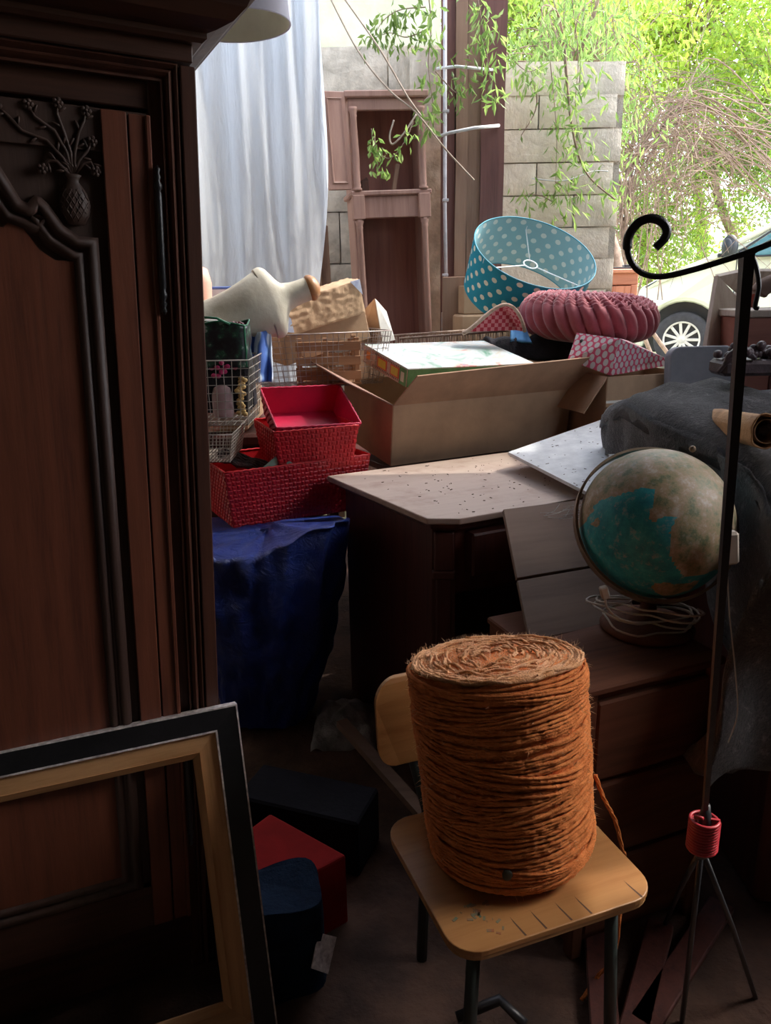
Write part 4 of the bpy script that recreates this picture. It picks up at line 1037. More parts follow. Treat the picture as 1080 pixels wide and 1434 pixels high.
m = MB(); m.box(-.30, .20, -.22, .22, 0, tc.z - .16 - .951, b=.01); single(m, 'cardboard_carton', M_['card'], 'brown carton under the plastic tub with blue rim', 'carton', M=T((tc.x, tc.y + .12, .951)))

# ================================================================== PARCEL, CARTON, CRATE
M_['kraft'] = plain('crumpled_kraft', (.56, .38, .23), (.50, .33, .20), .7, 6, .5, bs=9)
O = at(403, 472, 3.14); X1 = at(512, 438, 3.32)
PX = X1 - O; pl_ = PX.length; PM_ = frame(O, PX, V((0, -.05, 1)))
pc = thing('wrapped_parcel', 'long parcel wrapped in crumpled brown kraft paper', 'parcel', PM_)
hP, dP = .135, .12
def crs(u, v, q):
    return .008 * abs(nz(u * 8 + q, v * 4.5, q, 1)) + .005 * abs(nz(u * 19, v * 9, q))
m = MB()
m.grid(lambda u, v: (u * pl_, -crs(u, v, 1) * (1 if 0 < u < 1 and 0 < v < 1 else 0), v * hP + .002 * math.sin(u * 7) * v), 50, 24)
m.grid(lambda u, v: (u * pl_, v * dP, hP + .002 * math.sin(u * 7) + crs(u, v, 4) * (1 if 0 < v < 1 else 0)), 50, 12)
m.grid(lambda u, v: (u * pl_, v * dP, 0), 4, 2); m.grid(lambda u, v: (u * pl_, dP, v * hP), 10, 4)
m.grid(lambda u, v: (0, u * dP, v * hP), 4, 4); m.grid(lambda u, v: (pl_, u * dP, v * hP), 4, 4); m.build('kraft_wrap', M_['kraft'], pc, fix=False)
M_['stripe'] = plain('blue_white_label', (.62, .68, .78), (.34, .40, .62), .6, 30)
m = MB(); m.add([(pl_ - .045, -.005, hP + .004), (pl_ + .001, -.005, hP + .003), (pl_ + .001, -.005, hP - .06)], [(0, 1, 2)]); m.build('corner_label', M_['stripe'], pc, solid=.002)
m = MB(); m.add([(.0, -.005, .02), (.03, -.005, .01), (.03, -.005, hP - .01), (.012, -.005, hP - .02), (-.002, -.005, .07)], [(0, 1, 2, 3, 4)]); m.build('end_label', M_['stripe'], pc, solid=.002)
# lower plain carton that carries the parcel
A = at(368, 505, 2.83); B_ = at(500, 452, 3.02); d_ = B_ - A
m = MB(); m.box(0, d_.length, .01, .14, -.12, -.003, b=.003); single(m, 'brown_carton', M_['card'], 'flat brown carton under the wrapped parcel', 'carton', M=frame((O + V((-.03, .0, .0))) - V((0, 0, .0)), PX, V((0, -.05, 1))))
# peaked white-backed carton flap
c1 = at(525, 418, 3.4); c2 = at(541, 436, 3.45); c3 = at(553, 476, 3.45); c4 = at(536, 480, 3.4); c5 = at(505, 440, 3.5); c6 = at(505, 480, 3.5)
fc = thing('open_carton', 'small peaked carton with white side behind the cardboard box', 'carton', T((c4.x, c4.y, c4.z)))
m = MB(); m.add([c1, c2, c3, c4], [(0, 1, 2, 3)]); m.build('white_side', M_['white'], fc, world=True, solid=.004)
m = MB(); m.add([c1, c4, c6, c5], [(0, 1, 2, 3)]); m.build('brown_side', M_['card'], fc, world=True, solid=.004)
m = MB()
for k in range(5):
    a_ = c1.lerp(c3, .28 + k * .1) + V((-.008, -.006, 0)); m.tube([a_ + V((-.004, -.001, .004)), a_ + V((.003, -.001, -.002)), a_ + V((-.003, -.001, -.006)), a_ + V((.004, -.001, -.009))], .0011, 4)
m.build('scribble', M_['iron'], fc, world=True, kind='stuff')
# wooden slatted crate inside the wire basket
M_['crate'] = wood('crate_wood', (.42, .24, .13), (.26, .13, .07), 'X', .7, 6)
cr_ = thing('slatted_crate', 'small brown slatted wooden crate inside the rusty wire basket', 'crate', frame((cw.x + .035, cw.y - .02, R1.z - .205), V((1, .12, 0)), (0, 0, 1)))
for k in range(3):
    for y in (-.09, .08): m = MB(); m.box(-.13, .13, y, y + .008, .02 + k * .058, .055 + k * .058, b=.001); m.build('slat', M_['crate'], cr_)
for x in (-.125, -.02, .105):
    for y in (-.082, .066): m = MB(); m.box(x, x + .02, y, y + .014, 0, .185, b=.001); m.build('upright', M_['crate'], cr_)
m = MB(); m.box(-.13, .13, -.09, .088, .0, .008, b=.001); m.build('base_board', M_['crate'], cr_)

# ================================================================== BIG CARDBOARD BOX ON A TABLE
tbM = frame((.05, 3.03, 0), fd, (0, 0, 1))
tbl = thing('trestle_table', 'plain wooden table hidden behind the chest and cardboard boxes', 'table', tbM)
m = MB(); m.box(-.02, 1.60, .02, .86, .765, .795, b=.004); m.build('tabletop', M_['mahog'], tbl)
for x in (.02, 1.52):
    for y in (.08, .80): m = MB(); m.box(x, x + .05, y - .025, y + .025, 0, .765, b=.004); m.build('leg', M_['mahog'], tbl)
OB = at(551, 568, 2.90); OR = at(801, 545, 3.29)
ub = V((OR.x - OB.x, OR.y - OB.y, 0)); BWd = ub.length; ub.normalize()
BH = .24; BD = .44; BTL = math.radians(7); BM = T(OB) @ frame((0, 0, 0), ub, (0, 0, 1)) @ RX(BTL) @ T((0, 0, -BH))
bb = thing('cardboard_box', 'large open cardboard box with raised flaps behind the chest', 'cardboard box', BM)
th_ = .005
def cp_(name, poly, mat='card'):
    m = MB(); m.add(poly, [list(range(len(poly)))]); return m.build(name, M_[mat], bb, solid=th_)
cp_('front_panel', [(0, 0, 0), (BWd, 0, 0), (BWd, 0, BH), (0, 0, BH)]); cp_('back_panel', [(0, BD, 0), (BWd, BD, 0), (BWd, BD, BH), (0, BD, BH)])
cp_('side_panel', [(0, 0, 0), (0, BD, 0), (0, BD, BH), (0, 0, BH)]); cp_('side_panel', [(BWd, 0, 0), (BWd, BD, 0), (BWd, BD, BH), (BWd, 0, BH)]); cp_('bottom_panel', [(0, 0, .003), (BWd, 0, .003), (BWd, BD, .003), (0, BD, .003)])
fl = .19; a1_ = math.radians(57)
cp_('front_flap', [(0, 0, BH), (BWd, 0, BH), (BWd + .10, -fl * math.cos(a1_), BH + fl * math.sin(a1_)), (.05, -fl * math.cos(a1_) * .8, BH + fl * math.sin(a1_) * .8)], 'carddark')
cp_('left_flap', [(0, 0, BH), (0, BD, BH), (-.20, BD, BH + .115), (-.15, .10, BH + .075)], 'cardshade')
cp_('back_flap', [(0, BD, BH), (BWd, BD, BH), (BWd, BD + .03, BH + .09), (BWd * .60, BD + .03, BH + .115), (.0, BD + .03, BH + .115)], 'carddark')
cp_('right_flap', [(BWd, 0, BH), (BWd, BD, BH), (BWd + .10, BD, BH - .17), (BWd + .10, .02, BH - .17)], 'carddark')
# game box
GB = at(572, 517, 2.99); GA = at(512, 483, 3.30); GCc = at(748, 509, 3.22)
gx_ = (GCc - GB); gl_ = gx_.length; gz_ = gx_.cross(GA - GB)
GMx = frame(GB, gx_, gz_); gi = GMx.inverted() @ GA; gd = gi.y; gsh = gi.x; gt = .072
gm = thing('game_box', 'flat illustrated game box with green front lying in cardboard box', 'game box', GMx)
M_['ggreen'] = plain('game_green', (.06, .22, .07), (.03, .13, .04), .35, 20, coat=.3)
M_['gtop'], t, p = newmat('game_lid_print'); vec = coords(t, (1, 1, 1)); n = noisen(t, vec, 7, 5, .6, 1.2); n2 = noisen(t, vec, 30, 4)
c = ramp(t, n, [(.30, (.20, .42, .30)), (.40, (.50, .62, .58)), (.50, (.72, .78, .80)), (.60, (.70, .66, .58)), (.66, (.70, .30, .28)), (.74, (.30, .45, .62))]); t.links.new(c, p.inputs['Base Color'])
p.inputs['Roughness'].default_value = .22; p.inputs['Coat Weight'].default_value = .6
def G(x, y, z): return (x + gsh * (y / gd), y, z)
def gq(name, pts, mat, par=None, **k): m = MB(); m.add([G(*q) for q in pts], [(0, 1, 2, 3)]); return m.build(name, mat, par or gm, **k)
m = MB(); vs = [G(x, y, z) for z in (-gt, -.002) for x, y in ((0, 0), (gl_, 0), (gl_, gd), (0, gd))]; m.add(vs, [(3, 2, 1, 0), (4, 5, 6, 7), (0, 1, 5, 4), (1, 2, 6, 5), (2, 3, 7, 6), (3, 0, 4, 7)]); m.build('box_body', M_['ggreen'], gm)
gq('lid', [(-.002, -.002, 0), (gl_ + .002, -.002, 0), (gl_ + .002, gd + .002, 0), (-.002, gd + .002, 0)], M_['gtop'], solid=.004)
M_['gbrick'] = plain('game_end_print', (.50, .32, .28), (.38, .22, .20), .5, 60); M_['gyel'] = plain('yellow_window', (.62, .42, .05), (.50, .33, .04), .5); M_['gred'] = plain('red_border', (.62, .07, .03), (.5, .05, .03), .5); M_['gor'] = plain('orange_window', (.75, .26, .08), (.65, .2, .06), .5)
end = gq('end_panel', [(-.003, gd, -.003), (-.003, .0, -.003), (-.003, .0, -gt), (-.003, gd, -gt)], M_['gbrick'], solid=.002)
def eq(y0, y1, z0_, z1_, x, mat, nm): gq(nm, [(x, y0, z0_), (x, y1, z0_), (x, y1, z1_), (x, y0, z1_)], mat, end, solid=.0008)
for (y0, y1) in ((.30, .52), (.60, .80)):
    pass
F_ = gd
for (a0, a1) in ((.34, .56), (.64, .84)):
    yy0, yy1 = F_ * (1 - a0), F_ * (1 - a1); eq(yy0, yy1, -.014, -.056, -.0050, M_['gred'], 'red_border'); eq(yy0 - .008, yy1 + .008, -.019, -.051, -.0060, M_['gyel'], 'yellow_window')
eq(F_ * .93, F_ * .84, -.018, -.048, -.0055, M_['gor'], 'orange_window')
for zz in (-.009, -.061):
    for k in range(18): eq(F_ * (.76 - k * .038), F_ * (.75 - k * .038) + .0, zz + .004, zz - .004, -.0055, M_['mahog'], 'brick_mark') if k < 17 else None
eq(F_ * .12, F_ * .05, -.02, -.058, -.0055, M_['cable'], 'pale_label'); eq(F_ * .155, F_ * .0, -.004, -.071, -.0048, M_['ggreen'], 'green_edge')

# ================================================================== WICKER BASKETS + CLOTH
M_['wicker'] = plain('pale_wicker', (.46, .36, .29), (.28, .19, .14), .8, 40, .4)
wk0, wk1 = at(560, 474, 3.80), at(728, 462, 4.0)
wux = V((wk1.x - wk0.x, wk1.y - wk0.y, 0)).normalized(); WKM = frame((wk0.x, wk0.y, wk0.z), wux, (0, 0, 1)); WL = (wk1 - wk0).length
wk = thing('wicker_tray', 'long low pale wicker tray behind the cardboard box', 'basket', WKM @ RY(-.0))
rise = wk1.z - wk0.z
for y in (0, .22):
    for z in (0, -.075):
        m = MB(); m.tube([(x * WL, y, z + rise * x) for x in (0, .5, 1)], .006, 6); m.build('rail', M_['wicker'], wk)
m = MB()
for k in range(46):
    x = (k + .5) / 46; q = random.gauss(0, .004); m.tube([(x * WL + q, 0, rise * x), (x * WL, 0, rise * x - .075)], .0026 + .0016 * (k % 3 == 0), 5)
    m.tube([(x * WL + q, .22, rise * x), (x * WL, .22, rise * x - .075)], .003, 5)
m.build('stakes', M_['wicker'], wk, kind='stuff')
m = MB(); m.box(0, WL, .004, .216, -.078, -.074, M=RY(-math.atan2(rise, WL)), b=0); m.build('woven_floor', M_['wicker'], wk)
m = MB(); m.box(.02, WL - .02, .01, .2, -.42, -.085, b=.01); single(m, 'plain_carton', M_['card'], 'plain carton hidden under the wicker tray', 'carton', M=WKM)
# arched basket with red gingham lining
M_['gingham'], t, p = newmat('red_gingham'); ck = t.nodes.new('ShaderNodeTexChecker'); ck.inputs['Scale'].default_value = 60; t.links.new(coords(t, (1, 1, 1)), ck.inputs[0]); ck.inputs[1].default_value = (.35, .02, .04, 1); ck.inputs[2].default_value = (.55, .20, .22, 1)
t.links.new(ck.outputs[0], p.inputs['Base Color']); p.inputs['Roughness'].default_value = .8
ac = at(692, 466, 3.42); AM = frame(ac, V((1, .25, 0)), V((-.05, -.15, 1)))
ab = thing('lined_basket', 'small basket tipped on edge with red checked lining', 'basket', AM)
N = 24; outer = [(-.14 + .28 * k / N, 0, .115 * math.sin(PI * min(1, (k / N) ** 1.6 + .0)) ** .8 if 0 < k < N else 0) for k in range(N + 1)]
def shell(y, s_): return [(x * s_, y, z * s_) for x, _, z in outer]
o0, o1 = shell(0, 1), shell(.04, .86)
m = MB(); n = N + 1; m.add(o0 + o1, [(i, i + 1, n + i + 1, n + i) for i in range(N)] + [[n + i for i in range(n)]]); m.build('lining', M_['gingham'], ab)
m = MB(); m.tube(shell(-.002, 1.03), .008, 6); m.build('wicker_rim', M_['wicker'], ab)
o0, o1 = shell(0.001, 1.05), shell(.05, .92); m = MB(); m.add(o0 + o1, [(i, i + 1, n + i + 1, n + i) for i in range(N)]); m.build('wicker_shell', M_['wicker'], ab)
# dark knitted cloth and blue cloth under the pouf
m = MB(); m.grid(lambda u, v: (lerp(0, .42, u), lerp(0, .3, v), .03 * math.sin(PI * min(1, v * 2.2)) + .02 * nz(u * 8, v * 5, 2) - .06 * (v < .05)), 40, 24)
kc = at(690, 487, 3.46); single(m, 'black_knit', M_['blackcloth'], 'black knitted cloth heaped under the maroon pouf', 'cloth', M=T(kc - V((0, .0, .0))) @ RZ(.25), solid=.02)
m = MB(); m.grid(clf(at(715, 440, 3.62), at(735, 455, 3.60), at(745, 480, 3.50), at(715, 478, 3.50), .01), 12, 10)
M_['bluec'] = plain('light_blue_cloth', (.12, .34, .62), (.08, .24, .48), .8)
single(m, 'light_blue_cloth', M_['bluec'], 'scrap of light blue cloth left of the pouf', 'cloth', solid=.01)

# ================================================================== POLKA DOT LAMPSHADE
def dotmat(name, base, dot, trans=False, rad=.185):
    m, t, p = newmat(name); tc = t.nodes.new('ShaderNodeTexCoord'); sp_ = t.nodes.new('ShaderNodeSeparateXYZ'); t.links.new(tc.outputs['UV'], sp_.inputs[0])
    def mt(op, a, b=None, c=None):
        n = t.nodes.new('ShaderNodeMath'); n.operation = op
        for i, v in enumerate((a, b, c)):
            if v is None: continue
            if isinstance(v, (int, float)): n.inputs[i].default_value = v
            else: t.links.new(v, n.inputs[i])
        return n.outputs[0]
    u_, v_ = sp_.outputs[0], sp_.outputs[1]; row = mt('FLOOR', v_); off = mt('MULTIPLY', mt('MODULO', row, 2.), .5)
    fu = mt('SUBTRACT', mt('FRACT', mt('ADD', u_, off)), .5); fv = mt('MULTIPLY', mt('SUBTRACT', mt('FRACT', v_), .5), .62)
    d = mt('SQRT', mt('ADD', mt('MULTIPLY', fu, fu), mt('MULTIPLY', fv, fv)))
    k = mt('LESS_THAN', d, rad)
    c = mixc(t, k, base, dot); t.links.new(c, p.inputs['Base Color']); p.inputs['Roughness'].default_value = .75; p.inputs['Specular IOR Level'].default_value = .2
    if trans:
        tr_ = t.nodes.new('ShaderNodeBsdfTranslucent'); t.links.new(c, tr_.inputs[0]); mx = t.nodes.new('ShaderNodeMixShader'); mx.inputs[0].default_value = .3
        t.links.new(p.outputs[0], mx.inputs[1]); t.links.new(tr_.outputs[0], mx.inputs[2]); t.links.new(mx.outputs[0], t.nodes['Material Output'].inputs[0])
    return m
M_['dotout'] = dotmat('blue_polka_dot_fabric', (.022, .29, .42), (.74, .78, .66)); M_['dotin'] = dotmat('blue_polka_inside', (.26, .47, .52), (.62, .70, .66))
lc = at(750, 352, 4.08)
vd = (CAM - lc).normalized(); ix_ = V((0, 0, 1)).cross(vd).normalized(); iy_ = vd.cross(ix_)
ax_ = (iy_ * math.cos(math.radians(20)) * math.cos(.48) + ix_ * math.sin(math.radians(20)) * math.cos(.48) + vd * math.sin(.48)).normalized()
LR, LH = .319, .262
LM = frame(lc, ix_ - ax_ * ix_.dot(ax_), ax_)
ls = thing('polka_dot_lampshade', 'large blue lampshade with white polka dots lying tilted', 'lampshade', LM)
def shade(r0, r1, name, mat):
    m = MB(); n, q = 72, 6; m.uv = []
    for j in range(q + 1):
        for i in range(n + 1):
            a_ = 2 * PI * i / n; r_ = lerp(r0, r1, j / q); m.v.append(V((r_ * math.cos(a_), r_ * math.sin(a_), -LH * j / q))); m.uv.append((i / n * 23, j / q * 6.2))
    for j in range(q):
        for i in range(n): m.f.append([j * (n + 1) + i, j * (n + 1) + i + 1, (j + 1) * (n + 1) + i + 1, (j + 1) * (n + 1) + i]); m.sm.append(True)
    return m.build(name, mat, ls, fix=False)
shade(LR, LR * .93, 'shade', M_['dotout']); shade(LR - .004, LR * .93 - .004, 'lining', M_['dotin'])
M_['whitewire'] = plain('white_wire', (.75, .78, .78), (.66, .70, .70), .4); M_['bluerim'] = plain('blue_rim_tape', (.03, .26, .34), (.03, .22, .30), .6)
for z, r_ in ((0, LR - .002), (-LH, LR * .93 - .002)):
    m = MB(); m.tube([(r_ * math.cos(k * PI / 36), r_ * math.sin(k * PI / 36), z) for k in range(72)], .0035, 6, closed=True); m.build('rim', M_['bluerim'], ls)
m = MB(); m.tube([(.036 * math.cos(k * PI / 12), .036 * math.sin(k * PI / 12), -.075) for k in range(24)], .0035, 6, closed=True)
m.build('fitting_ring', M_['whitewire'], ls)
for an in (97, 217, 337): a_ = math.radians(an); m = MB(); m.tube([(.036 * math.cos(a_), .036 * math.sin(a_), -.075), (LR * math.cos(a_) * .97, LR * math.sin(a_) * .97, -.06), (LR * math.cos(a_), LR * math.sin(a_), -.0)], .0028, 6); m.build('spoke', M_['whitewire'], ls)
m = MB(); a = at(650, 404, 4.35); m.box(0, .24, 0, .2, 0, .15, b=.003); single(m, 'small_carton', M_['card'], 'small tan carton behind the foot of the dotted lampshade', 'carton', M=T((a.x, a.y, at(650, 440, 4.35).z)) @ RZ(.2))
zc = at(650, 440, 4.35).z
m = MB(); m.box(0, .55, 0, .30, 0, zc - .797 - .003, b=.01); single(m, 'stacked_carton', M_['card'], 'larger carton below the dotted lampshade', 'carton', M=T((a.x - .02, a.y - .05, .797)) @ RZ(.2))

# ================================================================== SMOCKED POUF
M_['maroon'] = plain('maroon_velvet', (.36, .070, .090), (.24, .042, .058), .85, 10, .15, sheen=.4)
pcn = at(823, 444, 3.66); PR, PT = .318, .108
def pfr(u, v):
    a = u * 2 * PI; s_ = v * 2 - 1   # -1 bottom centre, 1 top centre
    if abs(s_) < .5: ph = s_ / .5 * (PI / 2) * .72; 
    ang = s_ * PI / 2
    rr = math.cos(ang) ** .42 if math.cos(ang) > 0 else 0
    z = math.sin(ang) ; z = math.copysign(abs(z) ** .9, z) * PT
    tw = a * 15 + s_ * 4.5
    pl = abs(math.sin(tw)) ** .6
    k = 1 - .085 * (1 - pl) * min(1, 1.3 * math.cos(ang) + .2)
    z2 = 0
    if s_ > .32:
        tq = (s_ - .32) / .68; rad = PR * rr
        z2 = .013 * math.sin(a * 22 + tq * 26) * math.sin(tq * 26 * .8 - a * 11) - .02 * tq ** 3
    return (PR * rr * k * math.cos(a), PR * rr * k * math.sin(a), z + z2 * (1 if s_ < .97 else .2))
m = MB(); m.grid(pfr, 352, 90, cu=True)
po = thing('smocked_pouf', 'round maroon velvet cushion with deep twisted pleats', 'cushion', T(pcn) @ RY(.06) @ RX(.03))
m.build('cover', M_['maroon'], po)
m = MB()
for ring_, (rr_, n_, hh) in enumerate(((.235, 40, .088), (.19, 34, .096), (.145, 27, .098), (.10, 19, .097), (.055, 11, .094))):
    for k in range(n_):
        a_ = 2 * PI * (k + .5 * (ring_ % 2)) / n_; c_ = V((rr_ * math.cos(a_), rr_ * math.sin(a_), hh))
        m.tube([c_ + Matrix.Rotation(a_, 3, 'Z') @ V((-.024, -.016, -.006)), c_ + Matrix.Rotation(a_, 3, 'Z') @ V((-.004, 0, .008)), c_ + Matrix.Rotation(a_, 3, 'Z') @ V((.022, .018, -.008))], [.004, .0105, .004], 7)
m.build('smocking', M_['maroon'], po, kind='stuff')
m = MB(); m.lathe([(.16, 0), (.20, .02), (.20, pcn.z - PT - .83), (.1, pcn.z - PT - .802)], 24, rfn=lambda r, z, a, i: r * (1 + .06 * math.sin(a * 5)))
single(m, 'folded_textile', M_['blackcloth'], 'dark textile bundle standing directly beneath the maroon pouf', 'cloth', M=T((pcn.x + .03, pcn.y + .04, .797)))

# ================================================================== BOX 2, PATTERNED BOX, GREY LID
OB2 = at(851, 528, 3.10); OR2 = at(966, 514, 3.22); ub2 = V((OR2.x - OB2.x, OR2.y - OB2.y, 0)); W2 = ub2.length; ub2.normalize()
B2M = frame((OB2.x, OB2.y, .797), ub2, (0, 0, 1)); H2 = OB2.z - .797; D2 = .30
b2 = thing('cardboard_box', 'smaller cardboard box holding the pink patterned box', 'cardboard box', B2M)
def c2p(name, poly, mat='card'): m = MB(); m.add(poly, [list(range(len(poly)))]); return m.build(name, M_[mat], b2, solid=th_)
c2p('front_panel', [(0, 0, 0), (W2, 0, 0), (W2, 0, H2), (0, 0, H2)]); c2p('back_panel', [(0, D2, 0), (W2, D2, 0), (W2, D2, H2), (0, D2, H2)])
c2p('side_panel', [(0, 0, 0), (0, D2, 0), (0, D2, H2), (0, 0, H2)], 'carddark'); c2p('side_panel', [(W2, 0, 0), (W2, D2, 0), (W2, D2, H2), (W2, 0, H2)]); c2p('bottom_panel', [(0, 0, .003), (W2, 0, .003), (W2, D2, .003), (0, D2, .003)])
c2p('left_flap', [(0, 0, H2), (0, D2, H2), (-.10, D2, H2 - .14), (-.10, 0, H2 - .14)], 'carddark')
m = MB(); m.box(-.002, W2 + .002, -.0065, -.003, H2 - .105, H2 - .095, b=0); m.build('white_tape', M_['white'], b2)
m = MB(); m.box(0, W2, -.02, .0, .04, H2 - .12, b=.002); m.build('outer_flap', M_['card'], b2)
# patterned box: corner posts from the photograph
M_['scal'] = dotmat('pink_scallop_print', (.62, .10, .17), (.62, .56, .56), rad=.33)
s0 = at(795, 504, 3.22); s1 = at(855, 526, 3.13); s2 = at(808, 466, 3.28); s4 = at(934, 512, 3.30)
pbx = thing('patterned_box', 'pink and white scallop patterned fabric box tilted under the pouf', 'box', frame(s1, (s4 - s1), (s2 - s0)))
inv = WM[pbx.name].inverted(); e1 = (s4 - s1); e2 = (s0 - s1); e3 = (s2 - s0)
e3b = e3 * 1.0
vs = [s1 + e1 * i + e2 * j + e3 * k for k in (0, 1) for (i, j) in ((0, 0), (1, 0), (1, 1), (0, 1))]
vs[5] = s1 + e1 * .98 + e3 * .25; vs[6] = s1 + e1 + e2 + e3 * .4; vs[4] = at(868, 474, 3.13)
FQ = [(3, 2, 1, 0), (4, 5, 6, 7), (0, 1, 5, 4), (1, 2, 6, 5), (2, 3, 7, 6), (3, 0, 4, 7)]; m = MB(); m.uv = []
for q_ in FQ:
    o_, ax1, ax2 = vs[q_[0]], (vs[q_[1]] - vs[q_[0]]), (vs[q_[3]] - vs[q_[0]]); ax1n = ax1.normalized(); ax2n = (ax2 - ax1n * ax2.dot(ax1n)).normalized(); n0 = len(m.v)
    for i_ in q_: d_ = vs[i_] - o_; m.v.append(vs[i_].copy()); m.uv.append((d_.dot(ax1n) / .030, d_.dot(ax2n) / .024))
    m.f.append([n0, n0 + 1, n0 + 2, n0 + 3]); m.sm.append(False)
m.build('box_body', M_['scal'], pbx, world=True)
m = MB(); m.lathe([(.009, 0), (.009, .002)], 14, M=T(at(815, 478, 3.235)) @ RX(PI / 2)); m.build('eyelet', M_['iron'], pbx, world=True)
# grey suitcase lid
M_['greycase'] = plain('grey_plastic', (.26, .26, .28), (.21, .21, .23), .7)
g0 = at(938, 530, 3.12); g1 = at(1016, 522, 3.12)
m = MB(); m.prism(rrect(0, (g1 - g0).x + .05, -.16, .125, .045), -.06, .0, M=T(g0) @ RZ(.06) @ RX(PI / 2 - .12))
single(m, 'grey_case', M_['greycase'], 'grey rounded plastic case standing right of the cardboard box', 'case', bevel=.006)
wdp = thing('side_table', 'low wooden table carrying the weathered frame at right', 'table', T((1.90, 3.95, 0)))
m = MB(); m.box(-.42, .5, -.42, .55, .90, .93, b=.004); m.build('tabletop', M_['mahog'], wdp)
for x in (-.38, .42):
    for y in (-.38, .5): m = MB(); m.box(x, x + .05, y - .02, y + .03, 0, .90, b=.004); m.build('leg', M_['mahog'], wdp)

# ================================================================== FRAMES AT RIGHT
M_['grey_wood'] = wood('weathered_pale_wood', (.52, .44, .36), (.34, .26, .20), 'Z', .8, 5, dust=(.6, .55, .48, .5)); M_['redpaint'] = plain('faded_red_paint', (.42, .10, .07), (.28, .07, .05), .7, 12)
q0, q1, q2, q3 = at(986, 490, 3.35), at(1003, 386, 3.45), at(1095, 378, 3.55), at(1040, 490, 3.45)
wf = thing('picture_frame', 'deep weathered pale wooden frame leaning right of the van', 'frame', T((q0.x, q0.y, q0.z)))
def slab(par, name, P, mat, th=.02, world=True): m = MB(); m.add(P, [list(range(len(P)))]); return m.build(name, mat, par, world=world, solid=th)
slab(wf, 'left_rail', [q0, q1, at(1037, 425, 3.50), at(1012, 490, 3.42)], M_['grey_wood'])
slab(wf, 'top_rail', [q1, at(1040, 378, 3.5), q2, at(1095, 398, 3.62), at(1037, 415, 3.58)], M_['grey_wood'])
slab(wf, 'lower_stay', [q0, at(1012, 490, 3.42), at(1012, 620, 3.42), at(990, 620, 3.35)], M_['grey_wood'])
rp = thing('red_oval_panel', 'faded red panel with pale curved edge behind the iron pole', 'panel', T(at(1020, 490, 3.6)))
P = spl([at(1003, 492, 3.62), at(1008, 462, 3.62), at(1020, 432, 3.63), at(1040, 405, 3.64), at(1060, 400, 3.65)], 5)
m = MB(); m.tube(P, .016, 6); m.build('curved_edge', M_['grey_wood'], rp, world=True)
slab(rp, 'red_field', P + [at(1060, 495, 3.65)], M_['redpaint'], .012)
rb = thing('red_brown_case', 'red-brown wooden case at the right edge behind the pole', 'case', T(at(1090, 520, 3.15)))
RBM = frame(at(1040, 515, 3.2) , V((1, .1, 0)), (0, 0, 1)); m = MB(); 
M_['redbrown'] = wood('red_brown_board', (.34, .13, .09), (.22, .08, .055), 'X', .6, 4)
WM[rb.name] = RBM; rb.matrix_world = RBM
m.box(0, .40, 0, .25, -.12, .20, b=.004); m.build('body', M_['redbrown'], rb); m = MB(); m.box(.12, .13, -.006, .0, -.1, .19, b=.001); m.build('batten', M_['mahog'], rb)
m = MB(); m.box(-.01, .41, -.01, .26, .20, .23, b=.004); m.build('lid', M_['grey_wood'], rb)
m = MB(); P = spl([at(1062, 412, 3.1), at(1070, 402, 3.1), at(1085, 395, 3.12), at(1110, 385, 3.2)]); m.tube(P, [.026, .03] + [.034] * (len(P) - 2), 9)
single(m, 'driftwood_branch', M_['greyplank'], 'thick grey branch crossing behind the iron hook', 'branch')

# dark carved grapes ornament
M_['carvdark'] = plain('dark_carved_wood', (.10, .065, .07), (.045, .028, .03), .45, 20, .2)
gc0 = at(1052, 500, 2.30); go = thing('carved_grapes', 'dark carved grape cluster ornament lying on the grey blanket', 'ornament', T((gc0.x, gc0.y, gc0.z)))
m = MB(); m.ball((0, 0, 0), .0125, nu=9, nv=7); gme = m.mesh('grape', M_['carvdark'])
for k in range(60):
    x, y = random.uniform(-.09, .11), random.uniform(-.05, .05); z = .028 * math.exp(-(x / .07) ** 2) + random.uniform(-.018, .010)
    gr_ = bpy.data.objects.new('grape', gme); sc.collection.objects.link(gr_); gr_.parent = go; gr_.location = (x, y, z)
m = MB(); m.box(-.10, .16, -.055, .06, -.05, -.006, b=.012); m.build('base_block', M_['carvdark'], go)
m = MB()
for k in range(3): m.tube(spl([V((-.11 + .01 * k, -.04, -.04)), V((-.09, -.05, -.01 + .01 * k)), V((-.05, -.052, .012 + .008 * k)), V((-.01, -.05, .0))], 5), .006, 6)
m.build('leaf_scroll', M_['carvdark'], go)

# ================================================================== BLANKET HEAP
M_['blanket'], t, p = newmat('grey_felt_blanket'); vec = coords(t, (1, 1, 1))
n1 = noisen(t, vec, 32, 8, .85); t.links.new(ramp(t, n1, [(.42, (.018, .016, .020)), (.55, (.050, .045, .049)), (.64, (.24, .22, .215))]), p.inputs['Base Color'])
p.inputs['Roughness'].default_value = .98; p.inputs['Sheen Weight'].default_value = .5; p.inputs['Specular IOR Level'].default_value = .1; bumpn(t, noisen(t, vec, 90, 6, .8), p, 1, .012)
m = MB(); m.box(.90, 1.75, 1.56, 2.36, 0, 1.02, b=.02); single(m, 'dark_cabinet', M_['mahog'], 'dark cabinet hidden under the grey blanket', 'cabinet')
prof_ = [(.76, 2.70, 1.06), (.745, 2.42, 1.15), (.735, 2.15, 1.145), (.79, 1.97, 1.12), (.85, 1.76, 1.09), (.81, 1.52, 1.03), (.755, 1.45, .93), (.73, 1.43, .82), (.705, 1.415, .72), (.685, 1.40, .62), (.665, 1.39, .52)]
